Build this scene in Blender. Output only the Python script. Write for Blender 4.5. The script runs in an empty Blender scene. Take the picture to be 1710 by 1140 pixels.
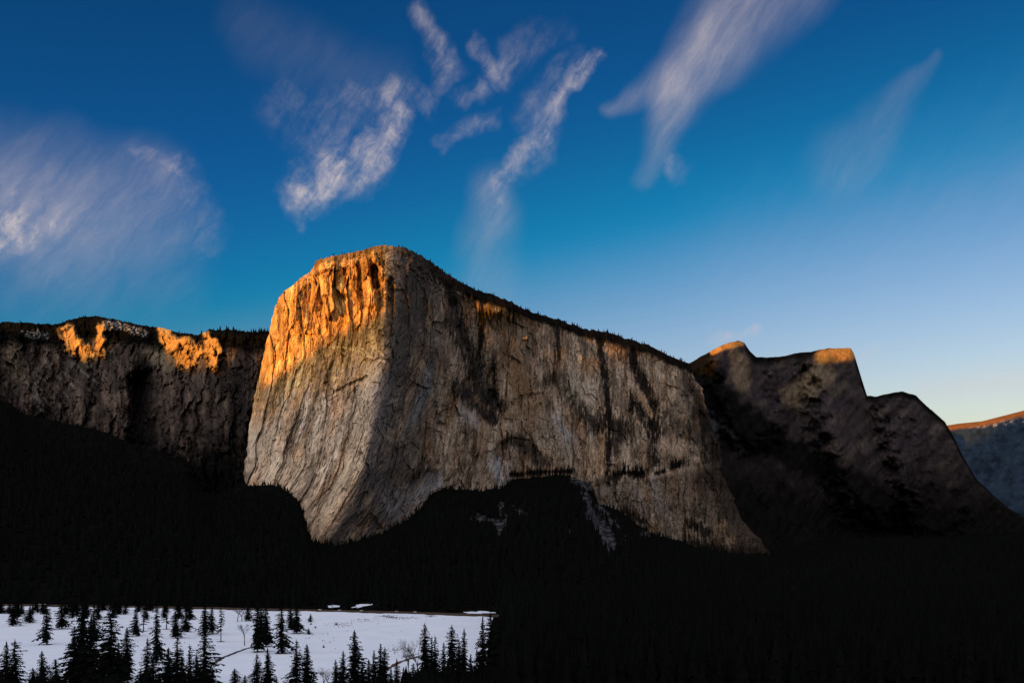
import bpy, math, random
import numpy as np

SC = bpy.context.scene
COL = SC.collection
F = 1642.0                 # focal length in photograph pixels (1710 wide)
CX, HY = 855.0, 920.0      # column of the optical axis, row of the horizon
CAMZ = 80.0                # the viewpoint stands 80 m above the valley floor

# ------------------------------------------------------------------ camera
cam = bpy.data.cameras.new('camera')
cam.sensor_width = 36.0
cam.lens = 36.0 * F / 1710.0
cam.shift_y = (HY - 570.0) / 1710.0
cam.clip_start, cam.clip_end = 1.0, 80000.0
camo = bpy.data.objects.new('camera', cam)
camo.location = (0, 0, CAMZ)
camo.rotation_euler = (math.pi / 2, 0, 0)
COL.objects.link(camo)
SC.camera = camo

# ------------------------------------------------------------------ light
SUN_AZ, SUN_EL = math.radians(-143.0), math.radians(5.0)
EXPOSURE = 0.8
SKY_STRENGTH = 0.15
SUN_STRENGTH = 3.3
SUN_COLOR = (1.0, 0.385, 0.0)

world = bpy.data.worlds.new('World')
SC.world = world
world.use_nodes = True
world.cycles.sampling_method = 'MANUAL'
world.cycles.sample_map_resolution = 128
WT = world.node_tree
WT.nodes.clear()


def wn(kind, **kw):
    n = WT.nodes.new(kind)
    for k, v in kw.items():
        setattr(n, k, v)
    return n


def wl(a, b):
    WT.links.new(a, b)


def wmath(op, a, b=None, c=None, clamp=False):
    n = wn('ShaderNodeMath', operation=op, use_clamp=clamp)
    for i, v in enumerate((a, b, c)):
        if v is None:
            continue
        if isinstance(v, (int, float)):
            n.inputs[i].default_value = v
        else:
            wl(v, n.inputs[i])
    return n.outputs[0]


def wvec(op, a, b=None, scale=None):
    n = wn('ShaderNodeVectorMath', operation=op)
    for i, v in enumerate((a, b)):
        if v is None:
            continue
        if isinstance(v, tuple):
            n.inputs[i].default_value = v
        else:
            wl(v, n.inputs[i])
    if scale is not None:
        if isinstance(scale, (int, float)):
            n.inputs['Scale'].default_value = scale
        else:
            wl(scale, n.inputs['Scale'])
    return n.outputs['Value'] if op in ('DOT_PRODUCT', 'LENGTH', 'DISTANCE') else n.outputs[0]


def build_sky():
    sky = wn('ShaderNodeTexSky', sky_type='NISHITA', sun_disc=False)
    sky.sun_elevation = SUN_EL
    sky.sun_rotation = SUN_AZ
    sky.altitude = 1200
    sky.air_density, sky.dust_density, sky.ozone_density = 1.0, 6.0, 1.0
    base = wvec('SCALE', sky.outputs[0], scale=SKY_STRENGTH)
    sep = wn('ShaderNodeSeparateXYZ')
    wl(base, sep.inputs[0])
    # deep, contrasty film rendering of the clear sky: one curve per channel for the whole dome
    k = 2 ** -EXPOSURE
    r = wmath('SMOOTH_MAX', wmath('MULTIPLY', wmath('SUBTRACT', sep.outputs[0], .182), 4.0 * k), wmath('MULTIPLY', sep.outputs[0], .03), .03)
    g = wmath('MULTIPLY_ADD', wmath('MULTIPLY', sep.outputs[1], sep.outputs[1]), 3.8 * k, -.05 * k)
    g = wmath('SMOOTH_MIN', g, wmath('MULTIPLY_ADD', sep.outputs[1], 2.5 * k, -.2 * k), .05)
    g = wmath('SMOOTH_MAX', g, wmath('MULTIPLY', sep.outputs[1], .32), .02)
    b = wmath('SMOOTH_MAX', wmath('MULTIPLY', wmath('SUBTRACT', sep.outputs[2], .165), 2.65 * k), wmath('MULTIPLY', sep.outputs[2], .75), .02)
    r = wmath('SMOOTH_MIN', r, wmath('MULTIPLY', g, .94), .03)
    tc = wn('ShaderNodeTexCoord')
    d = wvec('NORMALIZE', tc.outputs['Generated'])
    sd = wn('ShaderNodeSeparateXYZ')
    wl(d, sd.inputs[0])
    # the clear sky deepens with height, all the way round
    deep = wn('ShaderNodeMapRange', interpolation_type='SMOOTHSTEP')
    for i, v in ((1, math.sin(math.radians(12))), (2, math.sin(math.radians(34))), (3, 1.0), (4, .58)):
        deep.inputs[i].default_value = v
    wl(sd.outputs[2], deep.inputs[0])
    r, g, b = (wmath('MULTIPLY', q, deep.outputs[0]) for q in (r, g, b))
    comb = wn('ShaderNodeCombineXYZ')
    for i, s in enumerate((r, g, b)):
        wl(s, comb.inputs[i])
    # --- cirrus, laid out in azimuth / elevation on the sky
    az = wmath('ARCTAN2', sd.outputs[0], sd.outputs[1])
    el = wmath('ARCSINE', sd.outputs[2])
    ae = wn('ShaderNodeCombineXYZ')
    wl(az, ae.inputs[0])
    wl(el, ae.inputs[1])
    P = ae.outputs[0]

    def noise(vec, scale, detail, rough, color=False, distort=0.0):
        n = wn('ShaderNodeTexNoise', noise_dimensions='3D')
        n.inputs['Scale'].default_value = scale
        n.inputs['Detail'].default_value = detail
        n.inputs['Roughness'].default_value = rough
        n.inputs['Distortion'].default_value = distort
        wl(vec, n.inputs['Vector'])
        return n.outputs['Color'] if color else n.outputs[0]
    w1 = wvec('SCALE', wvec('SUBTRACT', noise(P, 13, 2, .5, True), (.5, .5, .5)), scale=.036)
    w2 = wvec('SCALE', wvec('SUBTRACT', noise(P, 45, 3, .55, True), (.5, .5, .5)), scale=.022)
    PW = wvec('MULTIPLY', wvec('ADD', P, wvec('ADD', w1, w2)), (1, 1, 0))
    ps = wvec('MULTIPLY', wvec('ADD', P, w1), (1, 1, 0))

    def ang(x, y):
        rx, rz = (x - CX) / F, (HY - y) / F
        return (math.atan(rx), math.atan2(rz, math.hypot(1, rx)))

    def stroke(x1, y1, x2, y2, wa, wb, ia, ib, soft=False):
        A, B = ang(x1, y1), ang(x2, y2)
        dx, dy = B[0] - A[0], B[1] - A[1]
        L = math.hypot(dx, dy) + 1e-6
        wa, wb = wa / F * (1.15 if soft else 1.3), wb / F * (1.15 if soft else 1.3)
        rel = wvec('SUBTRACT', ps if soft else PW, (A[0], A[1], 0))
        al = wmath('DIVIDE', wvec('DOT_PRODUCT', rel, (dx / L, dy / L, 0)), L, clamp=True)
        near = wvec('SCALE', (dx, dy, 0), scale=al)
        dist = wvec('LENGTH', wvec('SUBTRACT', rel, near))
        wid = wmath('MULTIPLY_ADD', al, wb - wa, wa)
        q = wmath('SUBTRACT', 1.0, wmath('DIVIDE', dist, wid), clamp=True)
        q = wmath('MULTIPLY', wmath('MULTIPLY', q, q), wmath('MULTIPLY_ADD', q, -2.0, 3.0))
        return wmath('MULTIPLY', q, wmath('MULTIPLY_ADD', al, ib - ia, ia))
    sharp = [  # x1, y1, x2, y2, half-widths, densities
        (505, 322, 595, 272, 36, 42, 1.1, 1.0), (595, 272, 655, 205, 40, 27, .95, .75), (652, 150, 666, 185, 26, 26, .6, .7),
        (490, 190, 560, 250, 55, 55, .16, .26), (470, 165, 520, 225, 32, 30, .14, .2), (560, 190, 645, 150, 40, 36, .18, .26),
        (497, 340, 503, 380, 12, 8, .3, .1), (620, 130, 690, 160, 25, 20, .12, .2),
        (698, 25, 745, 105, 18, 25, .32, .42), (745, 105, 735, 150, 22, 14, .38, .16), (715, 170, 725, 165, 20, 16, .25, .25),
        (797, 75, 826, 122, 15, 19, .32, .48), (826, 122, 862, 92, 19, 17, .42, .28), (862, 92, 945, 55, 28, 18, .18, .05),
        (768, 165, 795, 140, 18, 16, .3, .25), (738, 238, 818, 195, 16, 16, .3, .25),
        (996, 92, 905, 225, 10, 28, .45, .55), (905, 225, 832, 312, 28, 26, .55, .55), (832, 312, 808, 365, 28, 34, .45, .3),
        (880, 190, 965, 95, 30, 18, .25, .15), (235, 258, 300, 288, 16, 30, .4, .4), (300, 290, 330, 385, 30, 40, .25, .2),
        (-60, 385, 40, 372, 50, 46, .85, .8), (40, 365, 130, 375, 46, 30, .7, .35), (-30, 415, 20, 400, 26, 20, .6, .5),
        (1195, 570, 1262, 548, 16, 14, .5, .6), (1420, 588, 1470, 582, 14, 12, .25, .2),
        (1120, 265, 1140, 290, 22, 18, .2, .15),
    ]
    soft = [
        (-60, 320, 270, 300, 120, 62, .30, .24), (60, 385, 300, 375, 105, 50, .24, .17), (60, 450, 280, 450, 120, 80, .12, .10),
        (820, 330, 815, 470, 50, 70, .26, .12), (1255, -40, 1130, 150, 85, 55, .46, .34), (1130, 150, 1075, 300, 48, 24, .34, .14),
        (1190, 60, 1020, 195, 50, 14, .30, .20), (1345, -20, 1200, 120, 55, 34, .26, .10), (1575, 95, 1410, 270, 12, 66, .10, .13),
        (1250, 440, 1720, 340, 150, 200, .05, .08), (1540, 645, 1760, 620, 26, 44, .25, .40), (420, 60, 640, 140, 60, 60, .06, .06),
    ]
    # fibres run up to the right, across the whole sky
    fp = wvec('ADD', P, wvec('SCALE', w2, scale=.55))
    ca, sa = math.cos(math.radians(50)), math.sin(math.radians(50))
    mp = wn('ShaderNodeCombineXYZ')
    wl(wvec('DOT_PRODUCT', fp, (ca, sa, 0)), mp.inputs[0])
    wl(wmath('MULTIPLY', wvec('DOT_PRODUCT', fp, (-sa, ca, 0)), 4.0), mp.inputs[1])
    fib = noise(mp.outputs[0], 15, 6, .68)
    puff = noise(fp, 46, 6, .66)
    fibm = wmath('MAXIMUM', wmath('MULTIPLY_ADD', wmath('SUBTRACT', fib, .5), 4.6, .48), 0.0)
    puffm = wmath('MAXIMUM', wmath('MULTIPLY_ADD', wmath('SUBTRACT', puff, .5), 4.2, .66), 0.0)
    s1 = None
    for st in sharp:
        v = stroke(*st)
        s1 = v if s1 is None else wmath('MAXIMUM', s1, v)
    s1 = wmath('MULTIPLY', s1, wmath('MULTIPLY', wmath('MULTIPLY_ADD', puffm, .75, .2), wmath('MULTIPLY_ADD', fibm, .85, .35)))
    s2 = None
    for st in soft:
        v = stroke(*st, soft=True)
        s2 = v if s2 is None else wmath('SUBTRACT', wmath('ADD', s2, v), wmath('MULTIPLY', s2, v))
    s2 = wmath('MULTIPLY', s2, wmath('MULTIPLY_ADD', fibm, .34, .50))
    # unseen cirrus veil, added to brighten snow and rock, over the rest of the sky
    away = wmath('MULTIPLY', wmath('SUBTRACT', wmath('MAXIMUM', wmath('SUBTRACT', wmath('ABSOLUTE', az), .02), el), .54, clamp=True), 2.0, clamp=True)
    rest = wmath('MULTIPLY', wmath('MULTIPLY', wmath('SUBTRACT', noise(mp.outputs[0], 2.2, 4, .6), .28, clamp=True), 4.0), away)
    s1 = wmath('MULTIPLY', s1, .80)
    alpha = wmath('ADD', wmath('MAXIMUM', s1, s2), wmath('MULTIPLY', wmath('MINIMUM', s1, s2), .3))
    alpha = wmath('MINIMUM', wmath('MAXIMUM', alpha, rest), .95)
    alpha = wmath('MAXIMUM', alpha, 0.0)
    mix = wn('ShaderNodeMix', data_type='RGBA')
    wl(alpha, mix.inputs[0])
    wl(comb.outputs[0], mix.inputs[6])
    # cirrus boosted towards the unseen sun, raising the fill light
    sdir = (math.sin(SUN_AZ) * math.cos(SUN_EL), math.cos(SUN_AZ) * math.cos(SUN_EL), math.sin(SUN_EL))
    fwd = wmath('MAXIMUM', wvec('DOT_PRODUCT', d, sdir), 0.0)
    cc = wvec('SCALE', (.64 * k, .555 * k, .555 * k), scale=wmath('MULTIPLY_ADD', fwd, 2.3, 1.0))
    wl(cc, mix.inputs[7])
    bg = wn('ShaderNodeBackground')
    bg.inputs['Strength'].default_value = 1.0
    wl(mix.outputs[2], bg.inputs['Color'])
    out = wn('ShaderNodeOutputWorld')
    wl(bg.outputs[0], out.inputs['Surface'])


build_sky()

sun = bpy.data.lights.new('sun', 'SUN')
sun.energy = SUN_STRENGTH
sun.color = SUN_COLOR
sun.angle = math.radians(0.5)
suno = bpy.data.objects.new('sun', sun)
suno.rotation_euler = (math.pi / 2 - SUN_EL, 0, math.pi - SUN_AZ)
suno.location = (-3000, -3000, 2500)
COL.objects.link(suno)

SC.view_settings.view_transform = 'Standard'
SC.view_settings.look = 'None'
SC.view_settings.exposure = EXPOSURE
SC.view_settings.gamma = 1.0
SC.view_settings.use_curve_mapping = False
SC.cycles.max_bounces = 4
SC.cycles.diffuse_bounces = 2
SC.cycles.transparent_max_bounces = 4

# ------------------------------------------------------------------ noise and mesh helpers
_rs = np.random.RandomState(7)
_perm = np.concatenate([_rs.permutation(512)] * 3)
_ga = _rs.rand(512) * 2 * np.pi
_gx, _gy = np.cos(_ga), np.sin(_ga)


def pn(x, y, seed=0):
    x = np.asarray(x, float) + seed * 17.31
    y = np.asarray(y, float) + seed * 9.73
    xi, yi = np.floor(x).astype(int), np.floor(y).astype(int)
    xf, yf = x - xi, y - yi
    u = xf * xf * xf * (xf * (xf * 6 - 15) + 10)
    v = yf * yf * yf * (yf * (yf * 6 - 15) + 10)

    def g(ix, iy, fx, fy):
        h = _perm[_perm[ix % 512] + iy % 512]
        return _gx[h] * fx + _gy[h] * fy
    a = g(xi, yi, xf, yf)
    b = g(xi + 1, yi, xf - 1, yf)
    c = g(xi, yi + 1, xf, yf - 1)
    d = g(xi + 1, yi + 1, xf - 1, yf - 1)
    return ((a + (b - a) * u) + ((c + (d - c) * u) - (a + (b - a) * u)) * v) * 1.5


def fbm(x, y, seed=0, octs=4, gain=.5):
    t, a, n = 0, 1.0, 0
    for k in range(octs):
        t = t + a * pn(np.asarray(x) * 2 ** k, np.asarray(y) * 2 ** k, seed + k)
        n += a
        a *= gain
    return t / n


def plates(x, y, seed=0):
    """cellular noise: per-cell random numbers, offset from the cell's centre, gap to the nearest neighbour"""
    xi, yi = np.floor(x).astype(int), np.floor(y).astype(int)
    d1 = np.full(np.shape(x), 9.0)
    d2 = d1.copy()
    h1 = np.zeros(np.shape(x), int)
    ox, oy = np.zeros(np.shape(x)), np.zeros(np.shape(x))
    for i in (-1, 0, 1):
        for j in (-1, 0, 1):
            h = _perm[_perm[(xi + i + 37 * seed) % 512] + (yi + j + 11 * seed) % 512]
            dx, dy = x - (xi + i + .5 + .42 * _gx[h]), y - (yi + j + .5 + .42 * _gy[(h * 7 + 3) % 512])
            d = np.hypot(dx, dy)
            near = d < d1
            d2 = np.where(near, d1, np.minimum(d2, d))
            h1, ox, oy = np.where(near, h, h1), np.where(near, dx, ox), np.where(near, dy, oy)
            d1 = np.where(near, d, d1)
    return _gx[h1], _gy[h1], _gx[(h1 * 5 + 1) % 512], ox, oy, d2 - d1


def flakes(s, z, sp, sz, seed, A, tilt, crack, cw=.06):
    a, b, c, dx, dy, gap = plates(s / sp, z / sz, seed)
    return A * a + tilt * (b * dx * 1.3 + c * dy) + crack * np.exp(-(gap / cw) ** 2), c


def sstep(a, b, x):
    t = np.clip((np.asarray(x, float) - a) / (b - a), 0, 1)
    return t * t * (3 - 2 * t)


def seg(x, y, pts, wid, edge=0.0):
    """1 on a polyline, falling to 0 at a distance wid (edge = per-point distance wobble)"""
    best = np.full(np.shape(x), 1e9)
    for (x1, y1), (x2, y2) in zip(pts[:-1], pts[1:]):
        dx, dy = x2 - x1, y2 - y1
        t = np.clip(((x - x1) * dx + (y - y1) * dy) / (dx * dx + dy * dy + 1e-9), 0, 1)
        best = np.minimum(best, np.hypot(x - x1 - t * dx, y - y1 - t * dy))
    return 1 - sstep(.45 * wid, 1.15 * wid, best + edge)


def poly_in(x, y, pts):
    ins = np.zeros(np.shape(x), bool)
    n = len(pts)
    for i in range(n):
        (x1, y1), (x2, y2) = pts[i], pts[(i + 1) % n]
        c = ((y1 > y) != (y2 > y)) & (x < (x2 - x1) * (y - y1) / (y2 - y1 + 1e-12) + x1)
        ins ^= c
    return ins


def ip(x, pts):
    return np.interp(x, [p[0] for p in pts], [p[1] for p in pts])


def unproject(x, y, Y):
    return np.stack([(x - CX) / F * Y, Y, CAMZ + (HY - y) / F * Y], -1)


def project(p):
    return CX + F * p[..., 0] / p[..., 1], HY - F * (p[..., 2] - CAMZ) / p[..., 1]


def raw_mesh(name, verts, faces_idx, nper, col=None, smooth=False):
    me = bpy.data.meshes.new(name)
    verts = np.ascontiguousarray(verts, dtype=np.float32).reshape(-1, 3)
    faces_idx = np.ascontiguousarray(faces_idx, dtype=np.int32).reshape(-1)
    nf = len(faces_idx) // nper
    me.vertices.add(len(verts))
    me.vertices.foreach_set('co', verts.ravel())
    me.loops.add(len(faces_idx))
    me.loops.foreach_set('vertex_index', faces_idx)
    me.polygons.add(nf)
    me.polygons.foreach_set('loop_start', np.arange(0, nf * nper, nper, dtype=np.int32))
    me.polygons.foreach_set('use_smooth', np.full(nf, smooth, dtype=bool))
    if col is not None:
        at = me.color_attributes.new('Col', 'FLOAT_COLOR', 'POINT')
        c4 = np.ones((len(verts), 4), np.float32)
        c4[:, :3] = np.asarray(col).reshape(-1, 3)
        at.data.foreach_set('color', c4.ravel())
    me.update(calc_edges=True)
    me.validate()
    return me


def grid_faces(V, U):
    i = np.arange(V * U).reshape(V, U)
    return np.stack([i[:-1, :-1], i[:-1, 1:], i[1:, 1:], i[1:, :-1]], -1).reshape(-1)


def add(name, me, mat=None, parent=None, kind=None, label=None, cat=None, group=None):
    o = bpy.data.objects.new(name, me)
    COL.objects.link(o)
    if mat is not None and me is not None and not me.materials:
        me.materials.append(mat)
    if parent is not None:
        o.parent = parent
    for k, v in (('kind', kind), ('label', label), ('category', cat), ('group', group)):
        if v:
            o[k] = v
    return o


# ------------------------------------------------------------------ materials
def rock_material(name, scale=1.0, bump=1.0, rough=.9):
    m = bpy.data.materials.new(name)
    m.use_nodes = True
    nt = m.node_tree
    bs = nt.nodes['Principled BSDF']
    bs.inputs['Roughness'].default_value = rough
    bs.inputs['Specular IOR Level'].default_value = .0
    at = nt.nodes.new('ShaderNodeAttribute')
    at.attribute_name = 'Col'
    tc = nt.nodes.new('ShaderNodeTexCoord')
    mp = nt.nodes.new('ShaderNodeMapping')
    mp.inputs['Scale'].default_value = (1, 1, .28)
    nt.links.new(tc.outputs['Object'], mp.inputs['Vector'])
    n1 = nt.nodes.new('ShaderNodeTexNoise')
    n1.inputs['Scale'].default_value = .07 * scale
    n1.inputs['Detail'].default_value = 6
    n1.inputs['Roughness'].default_value = .7
    nt.links.new(mp.outputs[0], n1.inputs['Vector'])
    mr = nt.nodes.new('ShaderNodeMapRange')
    mr.inputs['From Min'].default_value = .3
    mr.inputs['From Max'].default_value = .7
    mr.inputs['To Min'].default_value = .68
    mr.inputs['To Max'].default_value = 1.32
    nt.links.new(n1.outputs[0], mr.inputs['Value'])
    mx = nt.nodes.new('ShaderNodeVectorMath')
    mx.operation = 'SCALE'
    nt.links.new(at.outputs['Color'], mx.inputs[0])
    nt.links.new(mr.outputs[0], mx.inputs['Scale'])
    nt.links.new(mx.outputs[0], bs.inputs['Base Color'])
    n2 = nt.nodes.new('ShaderNodeTexNoise')
    n2.inputs['Scale'].default_value = .16 * scale
    n2.inputs['Detail'].default_value = 5
    nt.links.new(mp.outputs[0], n2.inputs['Vector'])
    bp = nt.nodes.new('ShaderNodeBump')
    bp.inputs['Strength'].default_value = .55 * bump
    bp.inputs['Distance'].default_value = 5.0
    nt.links.new(n2.outputs[0], bp.inputs['Height'])
    nt.links.new(bp.outputs[0], bs.inputs['Normal'])
    return m


def simple_material(name, a, b, scale, rough=.9, spec=.2, detail=4):
    m = bpy.data.materials.new(name)
    m.use_nodes = True
    nt = m.node_tree
    bs = nt.nodes['Principled BSDF']
    bs.inputs['Roughness'].default_value = rough
    bs.inputs['Specular IOR Level'].default_value = spec
    tc = nt.nodes.new('ShaderNodeTexCoord')
    n = nt.nodes.new('ShaderNodeTexNoise')
    n.inputs['Scale'].default_value = scale
    n.inputs['Detail'].default_value = detail
    nt.links.new(tc.outputs['Object'], n.inputs['Vector'])
    cr = nt.nodes.new('ShaderNodeValToRGB')
    cr.color_ramp.elements[0].position = .35
    cr.color_ramp.elements[1].position = .65
    cr.color_ramp.elements[0].color = (*a, 1)
    cr.color_ramp.elements[1].color = (*b, 1)
    nt.links.new(n.outputs[0], cr.inputs[0])
    nt.links.new(cr.outputs[0], bs.inputs['Base Color'])
    return m


FOREST = np.array((.0045, .005, .005))
M_ROCK = rock_material('granite')
M_ROCK_FAR = rock_material('far_granite', .5, .8)
M_SLOPE = rock_material('slope_ground', 1.0, .4)
M_NEEDLE = simple_material('conifer_needles', (.0035, .0048, .0045), (.006, .008, .007), .6, spec=0.0)
M_BARK = simple_material('conifer_bark', (.008, .007, .006), (.016, .013, .011), 1.5, spec=0.0)
M_TWIG = simple_material('bare_twigs', (.010, .011, .013), (.02, .021, .023), 1.0, spec=0.0)
M_BRUSH = simple_material('dry_brush', (.05, .03, .025), (.11, .07, .06), .4, spec=0.0)
M_FLOOR = simple_material('forest_floor', (.004, .004, .004), (.007, .0065, .006), .02, spec=0.0)
M_SNOW = simple_material('snow', (.62, .77, .96), (.69, .825, .98), .03, rough=.7, spec=.3, detail=8)
M_ROAD = simple_material('asphalt', (.04, .032, .025), (.06, .048, .038), .3)
M_VERGE = simple_material('bare_verge', (.030, .021, .013), (.055, .038, .024), .08)
M_CREEK = simple_material('creek_bank', (.02, .022, .03), (.07, .075, .09), .1)

# ------------------------------------------------------------------ the great granite wall
SE_AZ0, SE_AZ1, SW_AZ = math.radians(128), math.radians(146), math.radians(220)
APEX = (-315.0, 2460.0)


def wall_plan():
    t = np.arange(0, 2600, 4.0)
    az = SE_AZ0 + (SE_AZ1 - SE_AZ0) * sstep(700, 1200, t)
    x = APEX[0] + np.cumsum(-np.cos(az)) * 4.0
    y = APEX[1] + np.cumsum(np.sin(az)) * 4.0
    t2 = np.arange(0, 900, 4.0)[1:]
    xs = APEX[0] + np.cos(SW_AZ) * t2
    ys = APEX[1] - np.sin(SW_AZ) * t2
    X = np.concatenate([xs[::-1], x])
    Y = np.concatenate([ys[::-1], y])
    S = np.concatenate([-t2[::-1], t])
    # round the prow
    k = np.ones(9) / 9
    X = np.convolve(np.pad(X, 4, mode='reflect', reflect_type='odd'), k, 'valid')
    Y = np.convolve(np.pad(Y, 4, mode='reflect', reflect_type='odd'), k, 'valid')
    r = X / Y
    ok = np.concatenate([[True], np.diff(r) > 1e-7])
    return r[ok], Y[ok], S[ok]


PLAN_R, PLAN_Y, PLAN_S = wall_plan()
PROW = [(400, 648), (420, 648), (520, 645), (600, 640), (680, 622), (780, 600), (850, 562), (905, 530), (960, 515)]


def wall_base_depth(x, y):
    xp = np.interp(y, [p[0] for p in PROW], [p[1] for p in PROW])
    w = 1 - sstep(xp, xp + 420, x)
    rt = (x + (645 - xp) * w - CX) / F
    Y = np.interp(rt, PLAN_R, PLAN_Y)
    S = np.interp(rt, PLAN_R, PLAN_S)
    lean = .052 * sstep(380, 960, y) + .02 * sstep(800, 930, y)
    return Y * (1 - lean), S


def coons(top, bottom, left, right, U, V):
    """top/bottom: (u,x,y) lists, left/right: (v,x,y) lists; v = 0 at the bottom"""
    u, v = np.meshgrid(np.linspace(0, 1, U), np.linspace(0, 1, V))

    def c(pts, t, k):
        return np.interp(t, [p[0] for p in pts], [p[k] for p in pts])
    out = []
    for k in (1, 2):
        T, B, L, R = c(top, u, k), c(bottom, u, k), c(left, v, k), c(right, v, k)
        c00, c10, c01, c11 = bottom[0][k], bottom[-1][k], top[0][k], top[-1][k]
        out.append((1 - v) * B + v * T + (1 - u) * L + u * R
                   - ((1 - u) * (1 - v) * c00 + u * (1 - v) * c10 + (1 - u) * v * c01 + u * v * c11))
    return u, v, out[0], out[1]


def vparam(pts):
    y0, y1 = pts[0][1], pts[-1][1]
    return [((p[1] - y0) / (y1 - y0), p[0], p[1]) for p in pts]


def close_solid(P, C, back=1500.0, sides=(True, True)):
    """carry the surface round the flanks and over the top so it is a mountain, not a sheet"""
    def flank(col, inward):
        outs = []
        for dy, sh in ((70, 3), (300, 14), (900, 30)):
            q = col.copy()
            px, py = project(col)
            Yn = col[:, 1] + dy
            q[:, 1] = Yn
            q[:, 0] = (px + inward * sh - CX) / F * Yn
            q[:, 2] = col[:, 2] - .02 * dy
            outs.append(q)
        return outs
    if sides[0]:
        a = flank(P[:, 0], 1)
        P = np.concatenate([np.stack(a[::-1], 1), P], 1)
        C = np.concatenate([np.repeat(C[:, :1], 3, 1), C], 1)
    if sides[1]:
        a = flank(P[:, -1], -1)
        P = np.concatenate([P, np.stack(a, 1)], 1)
        C = np.concatenate([C, np.repeat(C[:, -1:], 3, 1)], 1)
    rows = []
    top = P[-1]
    for dy, dz in ((25, -2), (120, -12), (.4 * back, -50), (back, None)):
        q = top.copy()
        q[:, 1] += dy
        q[:, 2] = -10 if dz is None else top[:, 2] + dz
        rows.append(q)
    P = np.concatenate([P, np.stack(rows)], 0)
    C = np.concatenate([C, np.repeat(C[-1:], 4, 0)], 0)
    return P, C


def cracks(s, z, sp, sz, width, seed):
    p = pn(s / sp, z / sz, seed)
    return np.exp(-(p / width) ** 2)


def terrace(n, steps, sharp=.25):
    q = n * steps
    f = np.floor(q)
    return (f + sstep(.5 - sharp, .5 + sharp, q - f)) / steps


SKY_MAIN = [(527, 435), (545, 430), (575, 424), (600, 418), (625, 411), (645, 409), (660, 410), (680, 415), (705, 427), (730, 444),
            (760, 466), (790, 482), (820, 492), (850, 503), (880, 517), (905, 526), (935, 533), (960, 545), (990, 551), (1020, 556),
            (1050, 566), (1085, 576), (1105, 587), (1130, 599), (1152, 607)]
BASE_MAIN = [(410, 770), (412, 785), (432, 800), (460, 805), (480, 818), (497, 825), (507, 850), (517, 892), (530, 901), (560, 903),
             (600, 896), (640, 882), (680, 860), (700, 842), (720, 815), (740, 806), (790, 808), (840, 805), (855, 790), (920, 784),
             (950, 787), (985, 800), (1000, 832), (1040, 852), (1080, 880), (1130, 897), (1200, 916), (1285, 922)]
LEFT_MAIN = [(408, 800), (409, 770), (418, 700), (430, 640), (445, 570), (457, 520), (466, 497), (474, 486), (488, 477), (505, 462), (520, 454), (527, 435)]
RIGHT_MAIN = [(1290, 950), (1285, 918), (1235, 862), (1214, 805), (1200, 750), (1180, 680), (1168, 645), (1152, 607)]


def ubase(x):
    return np.where(x < 530, .2 * (x - 410) / 120, .2 + .8 * (x - 530) / 755)


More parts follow.
